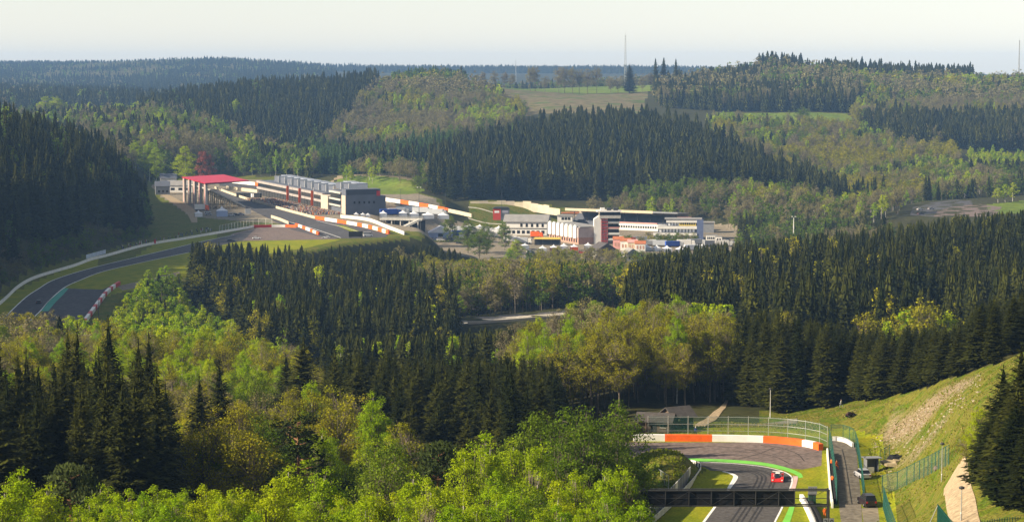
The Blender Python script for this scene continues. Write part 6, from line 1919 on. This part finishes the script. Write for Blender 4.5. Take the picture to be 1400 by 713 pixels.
stand('spruce_wood', 'dark spruces', 'in the slanting band across the right hand hillside', [(1170, 2230), (1200, 2310), (1480, 2320), (1480, 2110), (1330, 2060), (1230, 2080)], 8, {'spruce': .93, 'brown': .07}, 22)
stand('budding_wood', 'olive budding trees', 'on the olive lower slope of the right hand hill', [(960, 2230), (1060, 2230), (1165, 2200), (1230, 2060), (1300, 2010), (1330, 1720), (1240, 1560), (1200, 1530), (1090, 1770), (990, 1960)], 8.5, {'ochre': .34, 'brown': .30, 'green': .18, 'birch': .12, 'spruce': .06}, 15, .14)
stand('birch_wood', 'vivid green young trees', 'in the vivid strip at the right hand edge', [(1322, 1960), (1480, 1960), (1480, 1850), (1335, 1850)], 7.5, {'birch': .9, 'green': .1}, 14)
stand('mixed_wood', 'spring trees and spruces', 'above the far bend of the circuit', [(1336, 1840), (1480, 1840), (1490, 1620), (1330, 1560), (1260, 1500), (1250, 1540)], 8.5, {'spruce': .4, 'green': .25, 'brown': .25, 'birch': .1}, 15, .14)
stand('spruce_wood', 'far spruces', 'in the blue forests of the far left valley', [(-250, 2950), (190, 2950), (330, 3100), (430, 4600), (460, 5600), (390, 6600), (-250, 7300)], 15, {'spruce': .74, 'green': .12, 'brown': .14}, 23, .15)
stand('spruce_wood', 'far spruces', 'along the level forest skyline', [(380, 6300), (1400, 6300), (1400, 7500), (380, 7500)], 19, {'spruce': 1}, 22, .12)
stand('mixed_wood', 'far hedgerow trees', 'beyond the upper meadow', [(630, 3260), (930, 3260), (950, 3700), (620, 3700)], 13, {'brown': .6, 'green': .25, 'spruce': .15}, 15, .2)

# trees that stand out, each at its own place
for px, py, y in ((12, 513, 262), (48, 539, 255), (71, 519, 258), (112, 500, 285), (136, 522, 258), (167, 529, 255), (206, 534, 256), (190, 545, 262), (-25, 525, 262)):
    hero(px, py, y, 'spruce', 'tall near black spruce in the row behind the bright birches', 'spruces in the black row', wide=1.1)
for px, py, y in ((82, 430, 560), (60, 455, 552)):
    hero(px, py, y, 'spruce', 'broad dark spruce standing clear beside the lower end of the uphill track', 'two broad spruces by the uphill track', wide=1.5)
for px, py, y in ((115, 458, 560), (131, 473, 545), (202, 476, 545), (150, 480, 548), (222, 482, 545), (252, 470, 550), (170, 478, 552), (240, 478, 540)):
    hero(px, py, y, 'spruce', 'small dark spruce in the loose clump under the young birch slope', 'small spruces under the birch slope', wide=1.3)
hero(275, 510, 318, 'spruce', 'dark spruce with feathery boughs, shorter of a pair among yellow trees', wide=1.15)
hero(298, 488, 326, 'spruce', 'dark spruce with feathery boughs, taller of a pair among yellow trees', wide=1.15)
hero(413, 458, 385, 'spruce', 'wide dark spruce at the corner of the central spruce block', wide=1.5)
hero(395, 480, 392, 'spruce', 'spruce leaning against the wide corner spruce', wide=1.1)
for px, py, y in ((430, 536, 322), (455, 528, 330), (398, 545, 322), (490, 540, 325), (470, 552, 305)):
    hero(px, py, y, 'ochre', 'large golden ochre budding tree in front of the central spruces', 'golden trees before the spruces', wide=1.15)
hero(426, 517, 345, 'birch', 'slim bright birch rising behind the golden ochre trees')
hero(510, 527, 318, 'birch', 'bright green birch against the black spruce block', wide=1.1)
hero(300, 575, 270, 'ochre', 'spreading ochre tree with dark limbs beside the black spruce row', wide=1.3)
hero(345, 590, 262, 'ochre', 'round ochre tree next to the spreading ochre tree', wide=1.2)
hero(410, 566, 262, 'pine', 'flat topped dark pine among the ochre trees', wide=1.3)
hero(98, 631, 196, 'pine', 'scraggy pine with orange trunk among the foreground birches')
hero(597, 599, 226, 'pine', 'slender pine poking out above the birch thicket')
for px, py, y in ((30, 629, 186), (5, 655, 180), (67, 652, 184), (157, 687, 186), (174, 691, 190), (205, 683, 188), (236, 671, 188), (285, 657, 190), (311, 667, 184), (331, 662, 192), (395, 626, 198), (380, 650, 186),
                  (438, 631, 196), (471, 673, 186), (499, 667, 184), (529, 671, 184), (565, 634, 200), (615, 682, 178), (653, 684, 180), (657, 585, 222), (633, 606, 214), (668, 595, 216), (698, 591, 220), (725, 600, 214),
                  (781, 639, 205), (824, 631, 204), (851, 634, 206), (872, 682, 196), (760, 650, 196), (700, 665, 186), (590, 650, 196), (125, 672, 184), (260, 690, 180), (415, 680, 180), (550, 690, 176), (350, 695, 176), (45, 690, 174), (740, 690, 180), (800, 685, 182), (680, 640, 198)):
    hero(px, py, y, 'birch', 'sunlit fresh green birch in the front edge of the birch thicket', 'birches at the front', wide=1.1)
for px, py, y in ((801, 545, 262), (841, 550, 268), (775, 560, 255), (801, 573, 246), (738, 560, 262), (844, 583, 248), (822, 566, 255), (527, 620, 222), (545, 600, 250), (760, 590, 245), (715, 575, 262)):
    hero(px, py, y, 'green', 'bushy mid green tree in the clump beside the hairpin', 'bushy trees beside the hairpin', wide=1.05)
for px, py, y in ((1398, 470, 236), (1375, 497, 240), (1362, 540, 244), (1390, 520, 228), (1420, 500, 232), (1350, 575, 242), (1410, 560, 218), (1440, 480, 236), (1368, 560, 236), (1385, 545, 226)):
    hero(px, py, y, 'spruce', 'thick olive green spruce beside the sandy footpath', 'spruces beside the footpath', wide=1.35)
hero(1337, 553, 258, 'birch', 'thin yellow green birch between the footpath and the stony slope', wide=0.85)
hero(1322, 585, 268, 'ochre', 'wispy olive bush tree at the upper end of the sandy footpath', wide=0.8)
hero(1310, 492, 425, 'pine', 'lone pine with a bare reddish trunk in front of the tall spruces', wide=1.1, lod=0)
hero(1075, 425, 470, 'ochre', 'yellow tree squeezed between the tall spruces', wide=0.8)
for px, py, y, k, l, w in ((640, 300, 1215, 'green', 'large dark green round tree beside the white marquee', 1.5), (665, 304, 1205, 'green', 'second large round tree right of the marquee cars', 1.5), (655, 312, 1180, 'green', 'lower round tree in the dark clump by the paddock', 1.4),
                           (706, 326, 1150, 'birch', 'pale yellow green willow like tree below the grey roofed hall', 2.0), (690, 300, 1235, 'green', 'yellowish tree growing against the grey roofed hall', 1.0), (615, 292, 1290, 'green', 'small olive tree beside the white paddock awnings', 1.0),
                           (697, 340, 1120, 'birch', 'smaller pale tree at the foot of the willow like tree', 1.5)):
    hero(px, py, y, k, l, wide=w, lod=0)
hero(280, 203, 1545, 'red', 'copper red beech behind the red roofed grandstand', wide=1.3, lod=0)
hero(253, 198, 1555, 'birch', 'light green tree left of the copper beech', wide=1.8, lod=0)
for px, py, y in ((185, 190, 1640), (203, 192, 1650), (213, 200, 1630)):
    hero(px, py, y, 'birch', 'light green rounded tree at the end of the shaded spruce bank', 'light green trees beyond the bank', wide=2.0, lod=0)
hero(322, 134, 2250, 'birch', 'bright green tree in front of the dark spruce ridge', wide=2.0, lod=0)
for px, py, y in ((63, 131, 2420), (77, 130, 2420)):
    hero(px, py, y, 'birch', 'bright round tree by the far village', 'two bright village trees', wide=2.6, lod=0)
hero(861, 87, 2780, 'spruce', 'dark cone shaped conifer standing alone on the high meadow', wide=2.2, lod=0)
for px, py, y in ((897, 79, 2790), (907, 78, 2795), (924, 80, 2790)):
    hero(px, py, y, 'spruce', 'tall conifer breaking the skyline beside the high meadow', 'tall skyline conifers', wide=1.4)
for px, py, y in ((725, 90, 2790), (732, 89, 2800), (764, 91, 2790), (772, 90, 2800), (783, 91, 2790), (792, 93, 2800), (803, 93, 2790), (816, 91, 2790), (745, 104, 2760), (835, 106, 2770), (845, 107, 2770), (700, 100, 2790), (690, 98, 2800), (676, 97, 2800), (660, 97, 2790), (878, 106, 2770), (890, 98, 2780)):
    hero(px, py, y, 'brown', 'bare limbed tree in the hedgerow along the high meadow', 'hedgerow trees on the high meadow', wide=1.25, lod=0)
hero(1013, 152, 2300, 'brown', 'round grey tree in front of the shaded forest edge', wide=1.8, lod=0)
hero(1098, 145, 2290, 'green', 'round green tree on the small hill meadow', wide=2.0, lod=0)
for px, py, y in ((10, 300, 985), (30, 310, 990), (-10, 290, 985), (75, 262, 1060), (95, 275, 1065), (70, 290, 1050), (52, 320, 1000)):
    hero(px, py, y, 'green', 'shaded green tree at the foot of the dark bank', 'shaded trees at the foot of the bank', wide=1.4)
for px, py, y in ((1375, 250, 1470), (1385, 248, 1480), (1365, 255, 1470)):
    hero(px, py, y, 'birch', 'yellow green tree beside the far bend', 'trees beside the far bend', wide=1.6)
hero(570, 238, 1530, 'green', 'round green tree at the end of the small meadow', wide=1.3, lod=0)
hero(628, 402, 775, 'birch', 'grey green tree at the end of the sunken road', wide=1.2)

# fill the stands
SINGLE, REST = [], []
for si, S in enumerate(STANDS):
    P = S['poly']
    xs = [(p - 700) / F * y for p, y in P]; ys = [y for p, y in P]
    sp = S['sp']; rs = np.random.RandomState(100 + si)
    gx = np.arange(min(xs), max(xs), sp); gy = np.arange(min(ys), max(ys), sp)
    X, Y = np.meshgrid(gx, gy)
    X = X + (np.arange(len(gy)) % 2)[:, None] * sp * 0.5
    X = (X + rs.uniform(-.42, .42, X.shape) * sp).ravel(); Y = (Y + rs.uniform(-.42, .42, Y.shape) * sp).ravel()
    ok = poly_dist(700 + F * X / Y, Y, P) < 0
    X, Y = X[ok], Y[ok]
    ok = rs.rand(len(X)) < 0.9
    for poly, pz, bl in PADS:
        ok &= poly_dist(X, Y, poly) > S['keep']
    X, Y = X[ok], Y[ok]
    Zg = height(X, Y)
    kinds = list(S['mix']); w = np.array([S['mix'][k] for k in kinds]); w = w / w.sum()
    # the mix drifts over the stand so that kinds gather in clumps
    fld = np.sin(X / (sp * 4.1) + 2.1 * np.sin(Y / (sp * 5.3) + si)) * np.sin(Y / (sp * 4.7) + 1.7 * np.sin(X / (sp * 6.1) + 2 * si))
    r = 0.6 * fld + 0.35 * np.sin(X / (sp * 9.3) + 3 * np.sin(Y / (sp * 11.7) + 2 * si)) + rs.uniform(-.32, .32, len(X))
    if w.max() > 0.8: r = rs.rand(len(X))       # a few strangers scattered through a pure stand
    r = np.argsort(np.argsort(r)) / max(1, len(r))
    ki = np.searchsorted(np.cumsum(w), r, side='right').clip(0, len(kinds) - 1)
    S['trees'] = []
    for x, y, z, k in zip(X, Y, Zg, ki):
        kind = kinds[k]
        lod = 0 if y < 520 else (1 if y < (1560 if kind == 'spruce' else 2480) else 2)
        if (kind, lod) not in PROTO: lod = 1
        H0 = PROTO[(kind, lod)][0][2]
        h = S['h'] * min(1.32, max(0.5, rs.normal(1, S['sd'] * 1.3)))
        if kind != 'spruce' and 'spruce' in S['mix'] and S['mix']['spruce'] > 0.6: h *= 0.86
        if S['cap']:
            cp = [q for q in S['cap']]
            lim = np.interp(700 + F * x / y, [q[0] for q in cp], [q[1] for q in cp]) + abs(rs.normal(0, 1)) * 7 * 600 / y
            zmax = ZT(lim, y)
            if z + h > zmax:
                h = zmax - z
                if h < 4: continue
        sc = h / H0
        wide = min(1.9, max(0.8, 1.0 / sc ** 0.5)) * rs.uniform(0.78, 1.28) * (1.2 if lod == 2 else 1.0)
        S['trees'].append((x, y, z - 0.15, kind, lod, rs.randint(len(PROTO[(kind, lod)])), sc, rs.uniform(0, 6.28), rs.normal(0, .02), rs.normal(0, .02), wide))
# the largest of each kind in view stay single trees
GROUP = {'spruce': 'spruce', 'larch': 'larch', 'birch': 'birch', 'ochre': 'budding', 'brown': 'budding', 'green': 'leafy', 'pine': 'pine', 'red': 'red'}
LIMIT = {'spruce': 262, 'birch': 225, 'budding': 280, 'leafy': 260, 'pine': 200, 'larch': 250, 'red': 9}
pool = {}
for si, S in enumerate(STANDS):
    for ti, t in enumerate(S['trees']):
        px = 700 + F * t[0] / t[1]
        zt = t[2] + t[6] * PROTO[(t[3], t[4])][0][2]
        pyt = 356.5 + F * math.tan(math.atan2(-zt, t[1]) - TILT)
        if -15 < px < 1415 and pyt < 712 and t[1] < 1600:
            pool.setdefault(GROUP[t[3]], []).append((t[6] * PROTO[(t[3], t[4])][0][2] / t[1], si, ti))
chosen = set()
for g, lst in pool.items():
    lst.sort(reverse=True)
    chosen |= {(a, b) for _, a, b in lst[:LIMIT[g]]}
LOOK = {'spruce': 'dark green spruce', 'larch': 'soft green larch', 'birch': 'fresh yellow green birch', 'ochre': 'ochre budding tree', 'brown': 'brown budding tree', 'green': 'mid green leafy tree', 'pine': 'orange barked pine', 'red': 'copper beech'}
for si, S in enumerate(STANDS):
    rest = []
    for ti, t in enumerate(S['trees']):
        if (si, ti) in chosen:
            rel = t[6] * PROTO[(t[3], t[4])][0][2] / S['h']
            edge = -poly_dist(np.array([t[0]]), np.array([t[1]]), [((p - 700) / F * y, y) for p, y in S['poly']])[0]
            size = 'towering ' if rel > 1.16 else ('tall ' if rel > 1.05 else ('stunted ' if rel < 0.84 else ('short ' if rel < 0.95 else '')))
            girth = 'broad ' if t[10] / (1.0 / t[6] ** 0.5) > 1.07 else ('slim ' if t[10] / (1.0 / t[6] ** 0.5) < 0.93 else '')
            if len((size + girth + LOOK[t[3]] + ' at the edge ' + S['where']).split()) > 16: girth = ''
            if len((size + girth + LOOK[t[3]] + ' at the edge ' + S['where']).split()) > 16: edge = 99
            lab = size + girth + LOOK[t[3]] + (' at the edge, ' if edge < 5 else ' ') + S['where']
            single_tree(t[0], t[1], t[2], t[3], t[4], t[5], t[6], t[7], t[10], lab, LOOK[t[3]] + 's ' + S['where'], t[8], t[9])
        else:
            rest.append(t)
    if rest:
        make_wood(S['name'], S['what'] + ' ' + S['where'], 'wood', rest)
# ------------------------------------------------------------------ hazy air
_hm = bpy.data.materials.new('haze'); _hm.use_nodes = True
_hn = _hm.node_tree
for n in list(_hn.nodes): _hn.nodes.remove(n)
_ho = _hn.nodes.new('ShaderNodeOutputMaterial')
_hv = _hn.nodes.new('ShaderNodeVolumePrincipled')
_hv.inputs['Color'].default_value = (0.31, 0.56, 1.0, 1)
_hv.inputs['Density'].default_value = 0.000068
_hv.inputs['Anisotropy'].default_value = 0.0
_hn.links.new(_hv.outputs[0], _ho.inputs['Volume'])
_zlo = float(GV[:, 2].min()) - 1.0
_xm = float(np.abs(GV[:, 0]).max()) + 30
hb = MB().box(-_xm, _xm, -60, 8300, _zlo, 62)
hob = hb.build('haze', _hm)
tag(hob, 'pale blue haze filling the valley', 'haze', None, 'stuff')
